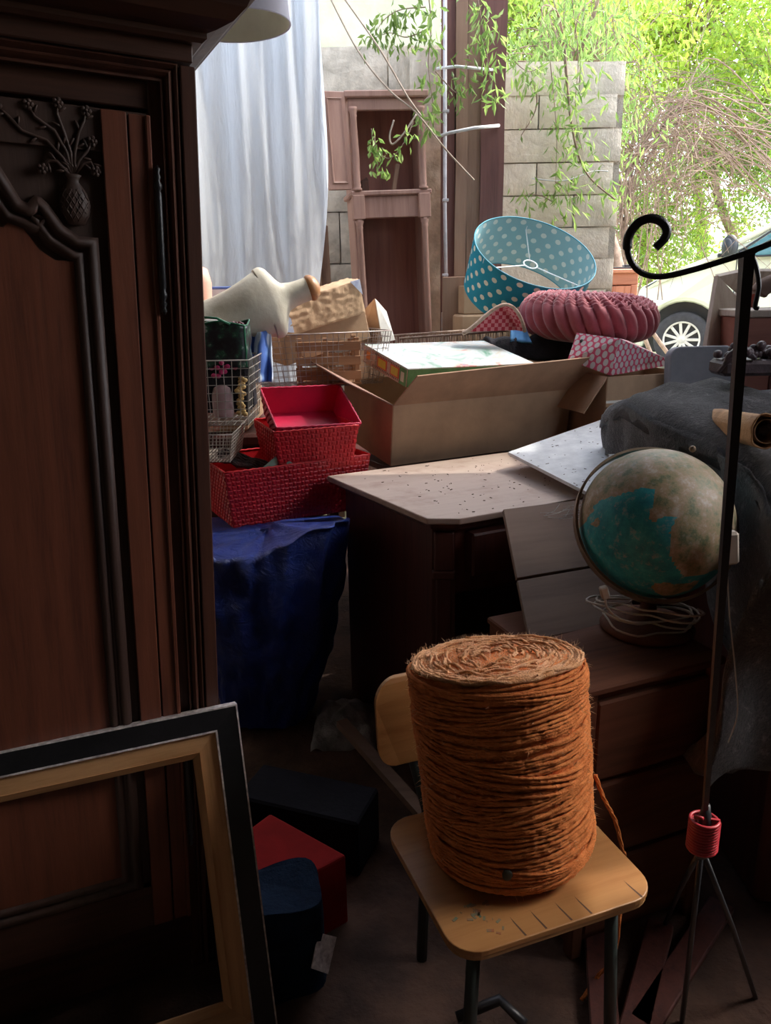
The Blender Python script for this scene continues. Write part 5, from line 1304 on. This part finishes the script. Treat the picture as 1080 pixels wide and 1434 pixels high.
def blf(u, v):
    k = v * (len(prof_) - 1); i = min(int(k), len(prof_) - 2); q = k - i
    x0_, y, z = [lerp(prof_[i][c], prof_[i + 1][c], q) for c in range(3)]
    if u < .30:      # the part that hangs down the left side
        h = (.30 - u) / .30; x = x0_ + .03 * math.sin(h * PI) * 0 + .02 * h; z -= .05 * (1 - (1 - min(1, h * 3)) ** 2) ; z -= h * (lerp(.10, .16, v / .3) if v < .3 else lerp(.16, .5, min(1, (v - .3) / .12)) if v < .55 else .50 * max(0, 1 - (v - .55) * 2.2)); y += h * max(0, v - .45) * .35
        x += .03 * nz(y * 7, z * 3, 5) + .02 * math.sin(y * 22 + z * 4) * h
        ux_ = 0
    else:
        ux_ = (u - .30) / .70; x = lerp(x0_, 1.95, ux_); z -= .05 * max(0, 1 - ux_ / .05) ** 2
    z += .04 * nz(x * 3, y * 3, z * 2) * min(1, ux_ * 8 + .2) + .03 * ux_ * (1 - v)
    z += .05 * math.exp(-((ux_ - .20 - v * .45) / .05) ** 2) * max(0, 1 - v * 1.4) + .03 * math.exp(-((ux_ - .03 - v * .9) / .04) ** 2) * max(0, 1 - v * 1.6) * (ux_ > 0)
    y += .035 * nz(x * 5, 0, z * 2.5, 1) + .02 * nz(x * 12, 1, z * 6, 1) - (.03 * math.sin(x * 14) * max(0, v - .55) * 2)
    if v > .9: z -= .08 * ux_
    return (x, y, z)
m = MB(); m.grid(blf, 150, 120)
bl = single(m, 'felt_blanket', M_['blanket'], 'dark grey felt blanket draped over furniture at right', 'blanket', solid=.012)
# rolled paper tube
M_['kraftroll'] = plain('orange_kraft_paper', (.52, .28, .12), (.34, .17, .07), .7, 16, .5)
tc_ = at(1074, 604, 1.70); TM = frame(tc_, V((1, -.15, 0)), V((-.25, -1, .12)))
tu = thing('paper_roll', 'torn brown paper roll lying on the blanket at right edge', 'paper roll', TM)
m = MB(); m.lathe([(.036, -.40), (.036, 0), (.038, .012)], 28, capb=False, capt=False, rfn=lambda r, z, a, i: r * (1 + .09 * math.sin(a * 3 + i) * (1 if i else .3) + .03 * math.sin(a * 7))); m.build('outer_paper', M_['kraftroll'], tu, solid=.003)
m = MB(); m.lathe([(.027, -.40), (.027, .004)], 24, capb=False, capt=False); m.build('inner_core', M_['carddark'], tu, solid=.002)
m = MB(); m.ball((.0, .0, -.02), .012); m.ball((.012, .008, -.02), .009); m.build('stuffed_paper', M_['knit'], tu)

# ================================================================== FLOOR CLUTTER
M_['redbox'] = plain('red_painted_box', (.24, .008, .008), (.18, .006, .006), .9, 10, .05, spec=.2); M_['darkbox'] = plain('dark_blue_grey_box', (.010, .010, .015), (.006, .006, .009), .9, 10, .2, spec=.15); M_['navy'] = plain('navy_fabric', (.010, .022, .048), (.005, .010, .022), .95, 16, .4, spec=.15)
r0, r1, r2 = az(485, 1197, .20), az(411, 1236, .20), az(358, 1157, .20)
ru = V(((r0 - r1).x, (r0 - r1).y, 0)).normalized()
m = MB(); m.add([(r1.x, r1.y, .2), (r0.x, r0.y, .2), (r2.x + .03, r2.y + .05, .2), (r2.x - .10, r2.y - .12, .2), (r1.x, r1.y, .0), (r0.x, r0.y, .0), (r2.x + .03, r2.y + .05, 0), (r2.x - .10, r2.y - .12, 0)], [(0, 1, 2, 3), (4, 5, 1, 0), (5, 6, 2, 1), (6, 7, 3, 2), (7, 4, 0, 3), (7, 6, 5, 4)])
rbx = thing('red_box', 'small red box on the floor behind the picture frame', 'box', T((r1.x, r1.y, 0))); m.build('box_body', M_['redbox'], rbx, world=True, bevel=.006)
m = MB(); m.lathe([(.010, 0), (.010, .004), (.004, .009)], 12, M=T(az(414, 1224, .20) + V((-.01, .012, 0)))); m.build('catch', M_['iron'], rbx, world=True)
d0 = az(500, 1165, .17); m = MB(); m.box(-.36, 0, 0, .16, 0, .17, b=.006)
single(m, 'dark_crate', M_['darkbox'], 'dark low box on the floor behind the red box', 'box', M=T((d0.x, d0.y + .03, 0)) @ RZ(-.35))
m = MB()
bgc = az(395, 1245, .24)
def nvf(u, v):
    a = u * 2 * PI; k = (abs(math.cos(a)) ** 4 + abs(math.sin(a)) ** 4) ** (-.25); r_ = 1 + .03 * nz(math.cos(a) * 2, math.sin(a) * 2, v * 2) - .12 * max(0, v - .8)
    return (.105 * k * math.cos(a) * r_, .075 * k * math.sin(a) * r_, .24 * v + .01 * math.sin(a * 2) * v)
m.grid(nvf, 40, 14, cu=True); m.f.append([14 * 40 + i for i in range(40)]); m.sm.append(False)
single(m, 'navy_bag', M_['navy'], 'navy fabric bag standing in front of the red box', 'bag', M=T((bgc.x - .02, bgc.y + .0, .0)) @ RZ(.3))
w0, w1, w2, w3 = at(446, 1306, 1.36), at(471, 1312, 1.38), at(459, 1364, 1.33), at(436, 1356, 1.31)
m = MB(); m.add([w0, w1, w2, w3], [(0, 1, 2, 3)]); single(m, 'white_label_card', M_['chalk'], 'small pale card leaning by the navy bag', 'card', solid=.003)
pa, pb = az(480, 1050, .06), az(592, 1148, .10)
m = MB(); m.tube([pa + V((0, 0, .1)), pb + V((0, 0, .02)), pb + (pb - pa) * .6], .016, 4, flat=(1, 1.6)); single(m, 'floor_plank', M_['greyplank'], 'dark narrow plank lying on the floor behind the chair', 'plank')
M_['greyrag'] = plain('grey_plastic_sheet', (.34, .34, .34), (.12, .12, .12), .5, 14, .6)
rg = az(478, 985, .10); m = MB(); m.grid(lambda u, v: (lerp(-.10, .12, u), lerp(-.14, .14, v), .085 * math.sin(PI * u) ** .5 * math.sin(PI * v) ** .5 + .03 * nz(u * 5, v * 5, 3)), 36, 36)
single(m, 'crumpled_sheet', M_['greyrag'], 'crumpled grey plastic sheet on the floor beside the chest', 'sheet', M=T((rg.x, rg.y, .0)))
for k, (xx, yy, aa) in enumerate(((900, 1400, -.5), (960, 1350, -.75), (845, 1425, -.2))):
    q = az(xx, yy, .01); m = MB(); m.box(-.03, .03, -.22, .22, 0, .018, b=.003)
    single(m, 'loose_floorboard', M_['mahog'], ['dark floorboard lying under the iron stand, middle one', 'dark floorboard nearest the right edge of the floor', 'dark floorboard nearest the chair leg'][k], 'board', M=T((q.x, q.y, .014)) @ RZ(aa))
m = MB(); m.tube([az(735, 1434, .05), az(700, 1400, .06), az(640, 1425, .03)], .012, 6)
single(m, 'dark_strap', M_['iron'], 'black strap lying on the floor under the chair', 'strap')
# ================================================================== PINE CABINET OUTSIDE
M_['pinecab'] = wood('red_pine_cabinet', (.62, .26, .15), (.36, .12, .07), 'Z', .5, 5); M_['pinecabx'] = wood('red_pine_cabinet_x', (.66, .29, .17), (.40, .14, .08), 'X', .5, 5)
c0 = at(786, 378, 5.75); c1 = at(897, 372, 5.75); cz0 = .52
pcM = frame((c0.x, 5.75, cz0), V((1, .05, 0)), (0, 0, 1)); cw_ = c1.x - c0.x; chh = c0.z - cz0
pcb = thing('pine_cabinet', 'reddish pine sideboard with carved door behind the maroon pouf', 'cabinet', pcM)
def cb2(name, *a, mat='pinecab', par=None, b=.004): m = MB(); m.box(*a, b=b); return m.build(name, M_[mat], par or pcb)
cb2('top', -.02, cw_ + .02, -.03, .45, chh - .03, chh, mat='pinecabx', b=.008); cb2('frieze_rail', 0, cw_, -.005, .02, chh - .11, chh - .03, mat='pinecabx')
cb2('back_panel', 0, cw_, .42, .44, 0, chh - .03, mat='mahog'); cb2('side_panel', 0, .02, 0, .42, 0, chh - .03); cb2('side_panel', cw_ - .02, cw_, 0, .42, 0, chh - .03)
cb2('stile', cw_ - .05, cw_, -.006, .02, 0, chh - .11); cb2('stile', cw_ - .345, cw_ - .315, -.006, .02, 0, chh - .11); cb2('stile', 0, .04, -.006, .02, 0, chh - .11); cb2('floor_board', .02, cw_ - .02, 0, .42, .06, .08, mat='mahog')
dx0, dx1, dz1 = cw_ - .31, cw_ - .055, chh - .118
d = cb2('door', dx0, dx1, -.004, .016, .08, dz1)
for (x0, x1, z0_, z1_) in ((dx0, dx0 + .045, .08, dz1), (dx1 - .045, dx1, .08, dz1), (dx0 + .045, dx1 - .045, dz1 - .05, dz1), (dx0 + .045, dx1 - .045, .08, .13)):
    cb2('door_rail', x0, x1, -.016, -.003, z0_, z1_, par=d, b=.002)
m = MB(); m.sweep([(0, 0), (.003, .008), (.010, .010), (.014, .002)], [(dx1 - .05, -.004, .14), (dx1 - .05, -.004, dz1 - .055), (dx0 + .05, -.004, dz1 - .055), (dx0 + .05, -.004, .14)], closed=True); m.build('panel_moulding', M_['pinecabx'], d)
m = MB(); mx_, mz_ = (dx0 + dx1) / 2, dz1 - .16
for sg in (-1, 1):
    for k in range(5):
        P = spl([V((mx_ + sg * .004, -.008, mz_ - .05 + k * .022)), V((mx_ + sg * .025, -.012, mz_ - .04 + k * .024)), V((mx_ + sg * .045, -.012, mz_ - .055 + k * .026)), V((mx_ + sg * .04, -.008, mz_ - .07 + k * .026))], 4)
        m.tube(P, .0065, 5)
m.tube([(mx_, -.008, .18), (mx_, -.012, mz_ + .07)], .008, 6); m.build('carving', M_['greyplank'], d)
for k, (px, hh, wd_, mt, nm, lab) in enumerate(((838, .17, .05, 'walnut', 'small_bookend', 'dark upright piece of wood on the pine cabinet'), (829, .13, .11, 'blueclo', 'blue_tin', 'blue tin standing behind the dotted lampshade rim'))):
    q = at(px, 372, 5.85); m = MB(); m.box(-wd_ / 2, wd_ / 2, -.04, .04, 0, hh, b=.006)
    if k == 0: m.box(-.05, .05, -.04, .04, 0, .02, b=.004)
    single(m, nm, M_[mt], lab, 'box' if k else 'bookend', M=T((q.x, 5.9, cz0 + chh)) @ RY(-.1 * (1 - k)))
m = MB(); m.box(-.12, .12, -.05, .05, 0, .014, b=.003); m.box(.03, .13, -.03, .03, .014, .03, b=.004)
q = at(868, 370, 5.85); single(m, 'iron_tool', M_['iron'], 'flat dark iron tool lying on the pine cabinet top', 'tool', M=T((q.x, 5.86, cz0 + chh)))

# ================================================================== VAN
M_['vanpaint'] = plain('cream_white_paint', (.70, .71, .56), (.64, .66, .52), .3, 3, coat=.6); M_['rubber'] = plain('tyre_rubber', (.045, .042, .045), (.03, .028, .03), .8, 20); M_['alloy'] = plain('wheel_silver', (.70, .68, .62), (.58, .55, .50), .35, 20, metal=.2)
M_['glass'], t, p = newmat('van_glass'); p.inputs['Base Color'].default_value = (.05, .20, .22, 1); p.inputs['Roughness'].default_value = .06; p.inputs['Specular IOR Level'].default_value = .9; p.inputs['Alpha'].default_value = .8
M_['vanblack'] = plain('black_trim', (.03, .035, .045), (.02, .024, .03), .4, 10)
hb = at(954, 476, 9.0); yaw = math.radians(26)
VM = frame(hb, V((math.cos(yaw), -math.sin(yaw), 0)), (0, 0, 1))
van = thing('van', 'cream white van parked in the yard beyond the shed', 'van', VM)
# local: x to the rear, y away from the viewer, z up from the hub
prof_low = [(-.62, -.10), (-.66, .18), (-.62, .42), (-.50, .58), (-.20, .74), (.10, .86), (.42, .985), (.62, 1.06)]
roofl = [(.62, 1.06), (.95, 1.29), (1.25, 1.47), (1.55, 1.585), (2.0, 1.64), (3.2, 1.64), (3.45, 1.50), (3.55, .9), (3.58, .2), (3.56, -.10)]
arch = lambda cx, r: [(cx + r * math.cos(a), r * math.sin(a)) for a in [PI * k / 14 for k in range(15)]]
bottom = [(2.95 + .40, -.10)] + [(2.95 + .40 * math.cos(PI * k / 14), .40 * math.sin(PI * k / 14) - .0) for k in range(15)][0:] + [(2.55, -.12), (.42, -.12)] + [(.42 * math.cos(PI * k / 14), .42 * math.sin(PI * k / 14)) for k in range(15)] + [(-.42, -.10)]
outl = prof_low + roofl[1:] + bottom
def hw(z): return 0 if z < .95 else min(.26, (z - .95) * .30)
VW = 1.72
n = len(outl); vs = [(x, hw(z), z) for x, z in outl] + [(x, VW - hw(z), z) for x, z in outl]
# taper the nose inward
vs = [(x, y + (.22 * max(0, (-x - .15) / .5) ** 1.5 if y < VW / 2 else -.22 * max(0, (-x - .15) / .5) ** 1.5), z) for x, y, z in vs]
m = MB(); m.add(vs, [list(range(n)), [n + i for i in range(n)][::-1]] + [(i, (i + 1) % n, n + (i + 1) % n, n + i) for i in range(n)])
m.build('body', M_['vanpaint'], van, bevel=.05)
def vy(z, o=.006): return hw(z) - o
def vpanel(name, pts, mat, o=.012, par=None, bev=0): m = MB(); m.add([(x, vy(z, o), z) for x, z in pts], [list(range(len(pts)))]); return m.build(name, mat, par or van, solid=.006)
vpanel('front_window', [(.50, .90), (.60, .98), (.98, 1.24), (1.30, 1.41), (1.50, 1.46), (1.56, .92), (1.0, .89)], M_['glass'], .020)
vpanel('rear_window', [(1.66, .92), (1.62, 1.47), (2.4, 1.50), (2.4, .92)], M_['glass'], .020)
m = MB(); m.tube([(.45, vy(.9, .02), .885), (.60, vy(.99, .02), 1.0), (.98, vy(1.26, .02), 1.262), (1.30, vy(1.43, .02), 1.43), (1.54, vy(1.48, .02), 1.485), (1.60, vy(.9, .02), .905), (.45, vy(.885, .02), .885)], .012, 6); m.build('window_seal', M_['vanblack'], van)
m = MB(); m.tube([(.98, vy(1.2, .03), 1.24), (.92, vy(.9, .03), .90)], .014, 6); m.build('window_divider', M_['vanblack'], van)
# windshield
m = MB(); m.add([(.60, .14, 1.075), (1.42, .24, 1.555), (1.42, VW - .24, 1.555), (.60, VW - .14, 1.075)], [(0, 1, 2, 3)]); m.build('windshield', M_['glass'], van, solid=.006)
m = MB(); m.tube(spl([V((.40, .03, .99)), V((.80, .08, 1.20)), V((1.20, .13, 1.46)), V((1.55, .17, 1.60)), V((2.2, .19, 1.66))], 5), .035, 8); m.build('roof_pillar', M_['vanpaint'], van)
# mirror
mi = MB(); mi.ball((.42, -.13, .99), (.085, .06, .125), nu=16, nv=12); mb_ = mi.build('mirror', M_['vanblack'], van); mi = MB(); mi.box(.30, .50, -.06, .02, .885, .93, b=.012); mi.build('mirror_arm', M_['vanblack'], mb_)
mi = MB(); mi.ball((.40, -.155, .99), (.06, .05, .09), nu=16, nv=12); mi.build('mirror_cap', M_['vanblack'], mb_)
# lines on the body: door gap, wing line, handle, headlamp
m = MB(); m.tube([(.46, -.004, -.1), (.50, -.004, .40), (.50, vy(.9, .004), .88)], .006, 5); m.tube([(1.66, -.004, -.1), (1.66, -.004, .88)], .006, 5); m.build('door_gap', M_['vanblack'], van)
m = MB(); m.box(1.35, 1.55, -.03, .0, .60, .64, b=.01); m.build('door_handle', M_['vanpaint'], van)
m = MB(); m.box(-.45, 1.0, -.0, .05, .0, .01); 
m = MB(); m.ball((-.47, .16, .44), (.16, .10, .07), nu=14, nv=10); m.build('headlamp', plain('lamp_glass', (.70, .75, .75), None, .1), van)
m = MB(); m.tube(spl([V((-.45, .12, .585)), V((-.2, .06, .71)), V((.1, .03, .835)), V((.40, .02, .95))], 5), .008, 5); m.build('bonnet_line', M_['vanblack'], van)
m = MB(); m.box(3.35, 3.6, .15, VW - .15, -.1, .1, b=.03); m.build('bumper', M_['vanblack'], van)
m = MB(); m.box(-.50, 3.4, .24, VW - .24, -.16, .50, b=.02); m.build('underbody', M_['vanblack'], van)
for wx in (0, 2.95):
    for wy in (.02, VW - .22):
        wh = MB(); R_ = .31; WM2 = T((wx, wy, 0)) @ RX(-PI / 2)
        wh.lathe([(.205, .0), (.225, -.004), (.27, .0), (.30, .012), (R_, .04), (R_, .16), (.30, .19), (.21, .20)], 40, M=WM2, capb=False, capt=False); tw_ = wh.build('wheel', M_['rubber'], van)
        rm = MB(); rm.lathe([(.0, .010), (.035, .006), (.042, .016), (.05, .035)], 24, M=WM2, capb=False, capt=False); rm.lathe([(.185, .012), (.200, -.002), (.215, .004), (.205, .03)], 40, M=WM2, capb=False, capt=False)
        for k in range(11):
            a_ = 2 * PI * k / 11; rm.box(.036, .195, -.016, .016, .012, .03, M=WM2 @ RZ(a_), b=.006)
        rm.build('rim', M_['alloy'], tw_)
        dk = MB(); dk.lathe([(.0, .05), (.205, .05)], 24, M=WM2, capb=False, capt=False); dk.build('brake_disc', M_['vanblack'], tw_)

# ================================================================== TREES, TWIGS, VINES
def leafmat(name, c1, c2, tr=.5):
    m, t, p = newmat(name); g = t.nodes.new('ShaderNodeNewGeometry'); c = ramp(t, g.outputs['Random Per Island'], [(0, c2), (1, c1)])
    t.links.new(c, p.inputs['Base Color']); p.inputs['Roughness'].default_value = .55
    tb = t.nodes.new('ShaderNodeBsdfTranslucent'); hs_ = t.nodes.new('ShaderNodeHueSaturation'); hs_.inputs['Value'].default_value = 1.3; t.links.new(c, hs_.inputs['Color']); t.links.new(hs_.outputs[0], tb.inputs[0])
    mx = t.nodes.new('ShaderNodeMixShader'); mx.inputs[0].default_value = tr; t.links.new(p.outputs[0], mx.inputs[1]); t.links.new(tb.outputs[0], mx.inputs[2]); t.links.new(mx.outputs[0], t.nodes['Material Output'].inputs[0]); return m
M_['leafy'] = leafmat('yellow_green_leaf', (.46, .58, .12), (.26, .40, .07)); M_['leafg'] = leafmat('fresh_green_leaf', (.30, .42, .12), (.14, .25, .06)); M_['leafd'] = leafmat('olive_leaf', (.20, .30, .07), (.09, .16, .035), .35); M_['leafb'] = leafmat('bright_leaf', (.62, .70, .16), (.36, .50, .09), .6)
M_['twig'] = plain('grey_brown_twig', (.36, .26, .20), (.18, .12, .09), .9, 20)
def leaf(mb, p, d, l, w_):
    d = V(d).normalized(); s_ = d.cross(V((random.gauss(0, 1), random.gauss(0, 1), random.gauss(0, 1)))); s_ = s_.normalized() * w_; n_ = d.cross(s_).normalized() * (w_ * .5)
    mb.add([p, p + d * l * .5 + s_ + n_, p + d * l, p + d * l * .5 - s_ + n_], [(0, 1, 2), (0, 2, 3)])
def crown(name, label, cc, rad, nl, lm, ll, seed, trunk=None, twigs=120, lw=.28, group=None, hang=.6):
    random.seed(seed); cc = V(cc); base = V((cc.x, cc.y, .5)) if trunk is None else V(trunk)
    tr_ = thing(name, label, 'tree', T(base), group); 
    m = MB(); P = spl([base, lerp(base, cc, .4) + V((.15, 0, 0)), lerp(base, cc, .8), cc + V((0, 0, rad[2] * .3))], 4); m.tube(P, [lerp(.10, .03, k / (len(P) - 1)) for k in range(len(P))], 8); m.build('trunk', M_['twig'], tr_, world=True, fix=False)
    br = MB(); lf = MB(); ends = []
    for k in range(twigs):
        d = V((random.gauss(0, 1), random.gauss(0, 1), random.gauss(0, 1))).normalized(); e = cc + V((d.x * rad[0], d.y * rad[1], d.z * rad[2])) * (random.random() ** .35)
        s0_ = lerp(cc, e, random.uniform(.0, .35)); mid_ = lerp(s0_, e, .5) + V((random.gauss(0, .12), random.gauss(0, .12), random.gauss(0, .12) + .12)); Q = spl([s0_, mid_, e, e + V((random.gauss(0, .1), 0, -.2 * hang))], 4)
        r0_ = random.uniform(.004, .011); br.tube(Q, [lerp(r0_, .002, i / (len(Q) - 1)) for i in range(len(Q))], 4); ends.append(Q)
    br.build('branches', M_['twig'], tr_, world=True, kind='stuff', fix=False)
    for k in range(nl):
        Q = random.choice(ends); p_ = random.choice(Q[len(Q) // 3:]) + V((random.gauss(0, .09), random.gauss(0, .09), random.gauss(0, .09)))
        leaf(lf, p_, V((random.gauss(0, .7), random.gauss(0, .7), random.gauss(-hang, .6))), random.uniform(.7, 1.2) * ll, ll * lw * .5)
    lf.build('leaves', lm, tr_, world=True, kind='stuff', fix=False); return tr_
crown('tree', 'bright yellow-green tree filling the sky above the van', at(960, 60, 12.5), (2.6, 1.4, 1.9), 16000, M_['leafb'], .115, 11, trunk=(5.2, 13, .5), twigs=260, lw=.5)
crown('tree', 'yellow-green tree directly above the block wall', at(760, 30, 10.5), (1.5, 1.2, 1.2), 9000, M_['leafy'], .10, 12, trunk=(2.0, 11.5, .5), twigs=160, lw=.42)
crown('tree', 'leafy green tree at far right above the van roof', at(1120, 170, 11.5), (1.9, 1.0, 1.7), 9000, M_['leafy'], .10, 13, trunk=(6.6, 12, .5), twigs=200, lw=.42)
crown('bush', 'sunlit green bush behind the pine cabinet', at(900, 330, 12.0), (1.8, .8, 1.5), 9000, M_['leafy'], .09, 14, trunk=(4.0, 12, .5), twigs=160, lw=.42)
crown('willow', 'narrow-leaved tree draping over the end of the block wall', at(800, 120, 7.0), (.75, .5, .9), 2200, M_['leafg'], .085, 15, trunk=(2.2, 7.2, .5), twigs=110, lw=.26, hang=1.2)
crown('bramble', 'tangled green bramble behind the dry twigs and van', at(990, 225, 11.2), (2.2, .7, 1.2), 3600, M_['leafg'], .09, 17, trunk=(5.9, 12.2, .5), twigs=90, lw=.34)
# tangle of dry twigs
random.seed(21)
tg = thing('dry_thicket', 'tangle of bare grey twigs between block wall and van', 'thicket', T((3.0, 8.0, .5))); br = MB()
for k in range(430):
    s0_ = at(random.gauss(925, 60), random.gauss(215, 55), random.uniform(7.7, 8.6)); an = random.uniform(0, PI * 2); L_ = random.uniform(.25, .9)
    d = V((math.cos(an), random.gauss(0, .3), math.sin(an) * .8)); d2 = V((random.gauss(0, .5), random.gauss(0, .3), random.gauss(-.3, .5)))
    Q = spl([s0_, s0_ + d * L_ * .5, s0_ + (d + d2 * .5) * L_], 4); r0_ = random.uniform(.003, .0075); br.tube(Q, [lerp(r0_, .0015, i / (len(Q) - 1)) for i in range(len(Q))], 4)
for k in range(26):
    Q = spl([at(872 + random.gauss(0, 8), random.uniform(180, 330), 7.9), at(910 + random.gauss(0, 15), random.gauss(190, 30), 8.0), at(980 + random.gauss(0, 20), random.gauss(160, 30), 8.1), at(1090, random.gauss(220, 45), 8.3)], 6); br.tube(Q, .007, 4)
for k in range(16):
    x = random.uniform(860, 940); Q = spl([at(x, 240, 7.8), at(x + random.gauss(0, 10), 300, 7.8), at(x + random.gauss(0, 15), 420, 7.9)], 5); br.tube(Q, .006, 4)
br.build('twigs', M_['twig'], tg, world=True, kind='stuff', fix=False)
for j_, (x_, y_) in enumerate(((868, 250), (885, 230))):
    s_ = MB(); s_.tube(spl([V((2.9 + j_ * .3, 8.0, .45)), at(880, 400, 7.9), at(x_, y_, 8.0)], 5), .022, 7); s_.build('stem', M_['twig'], tg, world=True, fix=False)
# hanging vines in front of post and wall
def vine(label, P, nl, lm, ll, seed, spread=.03, r_=.0035, lw=.26, down=1.):
    random.seed(seed); P = spl([at(*q) for q in P], 8); v_ = thing('hanging_vine', label, 'vine', T(P[0]))
    m = MB(); m.tube(P, [lerp(r_, r_ * .4, i / (len(P) - 1)) for i in range(len(P))], 5); m.build('stem', M_['twig'], v_, world=True, fix=False)
    if nl:
        lf = MB()
        for k in range(nl):
            q = random.choice(P[2:]) + V((random.gauss(0, spread), random.gauss(0, spread), random.gauss(0, spread)))
            leaf(lf, q, V((random.gauss(0, .7), random.gauss(0, .5), -down + random.gauss(0, .5))), ll * random.uniform(.7, 1.2), ll * lw * .5)
        lf.build('leaves', lm, v_, world=True, kind='stuff', fix=False)
Yv = 4.45
vine('leafy vine sprig dangling in front of the brown cupboard', [(580, 168, 4.2), (566, 200, 4.2), (545, 222, 4.2), (524, 205, 4.2), (520, 180, 4.2)], 40, M_['leafg'], .045, 31, .018, lw=.4)
vine('short vine tail with pale tip below the cupboard sprig', [(524, 190, 4.21), (528, 215, 4.21), (530, 238, 4.21), (538, 240, 4.21)], 26, M_['leafg'], .05, 32, .014, lw=.4)
vine('dense leafy vine draping down the left of the timber post', [(600, -10, Yv), (604, 40, Yv), (600, 90, Yv), (606, 150, Yv), (598, 170, Yv)], 110, M_['leafg'], .065, 33, .035, lw=.32)
vine('leafy vine hanging over the right of the timber post', [(668, -10, 4.5), (676, 40, 4.5), (684, 90, 4.5), (690, 140, 4.5)], 120, M_['leafg'], .065, 34, .04, lw=.3)
vine('arching vine at the top left beside the pale far wall', [(596, 10, 4.5), (560, 14, 4.5), (536, 30, 4.5), (522, 56, 4.5)], 70, M_['leafd'], .06, 35, .035, lw=.3)
vine('vine with olive leaves crossing above the rough lintel', [(600, 40, 4.52), (570, 52, 4.52), (545, 46, 4.52), (516, 58, 4.52)], 70, M_['leafd'], .05, 36, .03, lw=.34)
vine('small vine resting by the conduit pipe clamp', [(610, 100, 4.5), (640, 130, 4.5), (650, 110, 4.5), (662, 60, 4.5)], 60, M_['leafd'], .055, 37, .04, lw=.3)
vine('thin vine falling down the middle of the block wall', [(768, 60, 5.05), (775, 130, 5.08), (780, 200, 5.08), (776, 290, 5.1)], 50, M_['leafg'], .06, 38, .05)
vine('leaf spray low on the block wall above the lampshade', [(778, 255, 5.05), (790, 262, 5.05), (800, 280, 5.05), (805, 300, 5.05)], 70, M_['leafg'], .075, 39, .06, lw=.24)
vine('faint leaf spray left of the low block wall spray', [(778, 285, 5.08), (760, 275, 5.08), (740, 272, 5.08), (732, 280, 5.08)], 36, M_['leafg'], .065, 40, .04, lw=.24)
vine('thick leafy vine descending at the right end of block wall', [(800, -10, 5.0), (810, 80, 5.0), (806, 150, 5.0), (815, 210, 5.0)], 200, M_['leafg'], .075, 41, .09, lw=.26)
vine('woody vine stem leaving the block wall end diagonally', [(790, 60, 5.1), (800, 170, 5.1), (820, 240, 5.1), (862, 280, 5.1)], 90, M_['leafg'], .07, 42, .06, r_=.010)
vine('vine with bright leaves over the top of block wall', [(700, 60, 4.95), (720, 85, 4.95), (740, 100, 4.95), (760, 92, 4.95)], 110, M_['leafg'], .07, 43, .06)
vine('bare forked stem on the upper block wall', [(745, 110, 5.12), (752, 135, 5.12), (748, 160, 5.12), (730, 190, 5.12)], 10, M_['leafd'], .05, 44, .02, r_=.006)
vine('leafy vine tip over the hedge beside the block wall', [(840, -10, 5.6), (850, 60, 5.6), (842, 130, 5.6), (850, 190, 5.6)], 260, M_['leafg'], .085, 45, .12, lw=.26)
# dry cords
M_['drycord'] = plain('dry_stem', (.50, .42, .34), (.34, .27, .20), .8, 20)
for P, lab in (([(460, -8, 4.3), (502, 72, 4.3), (545, 126, 4.3), (583, 158, 4.3), (625, 210, 4.3), (664, 252, 4.4)], 'long dry stem slanting from top left across the cupboard'), ([(478, -8, 4.28), (530, 66, 4.3), (570, 134, 4.3), (590, 162, 4.3)], 'second dry stem slanting just right of the longest one'), ([(583, 160, 4.28), (566, 186, 4.28), (550, 202, 4.28), (546, 190, 4.28), (552, 168, 4.28)], 'short forked dry stem before the cupboard opening')):
    m = MB(); m.tube(spl([at(*q) for q in P], 6), .0045, 5); single(m, 'dry_vine', M_['drycord'], lab, 'stem')
m = MB(); m.tube(spl([at(*q) for q in ((745, 250, 5.1), (790, 253, 5.1), (830, 240, 5.12), (852, 240, 5.12))], 6), .004, 5); single(m, 'pale_string', M_['cobweb'], 'pale string sagging across the block wall', 'string')
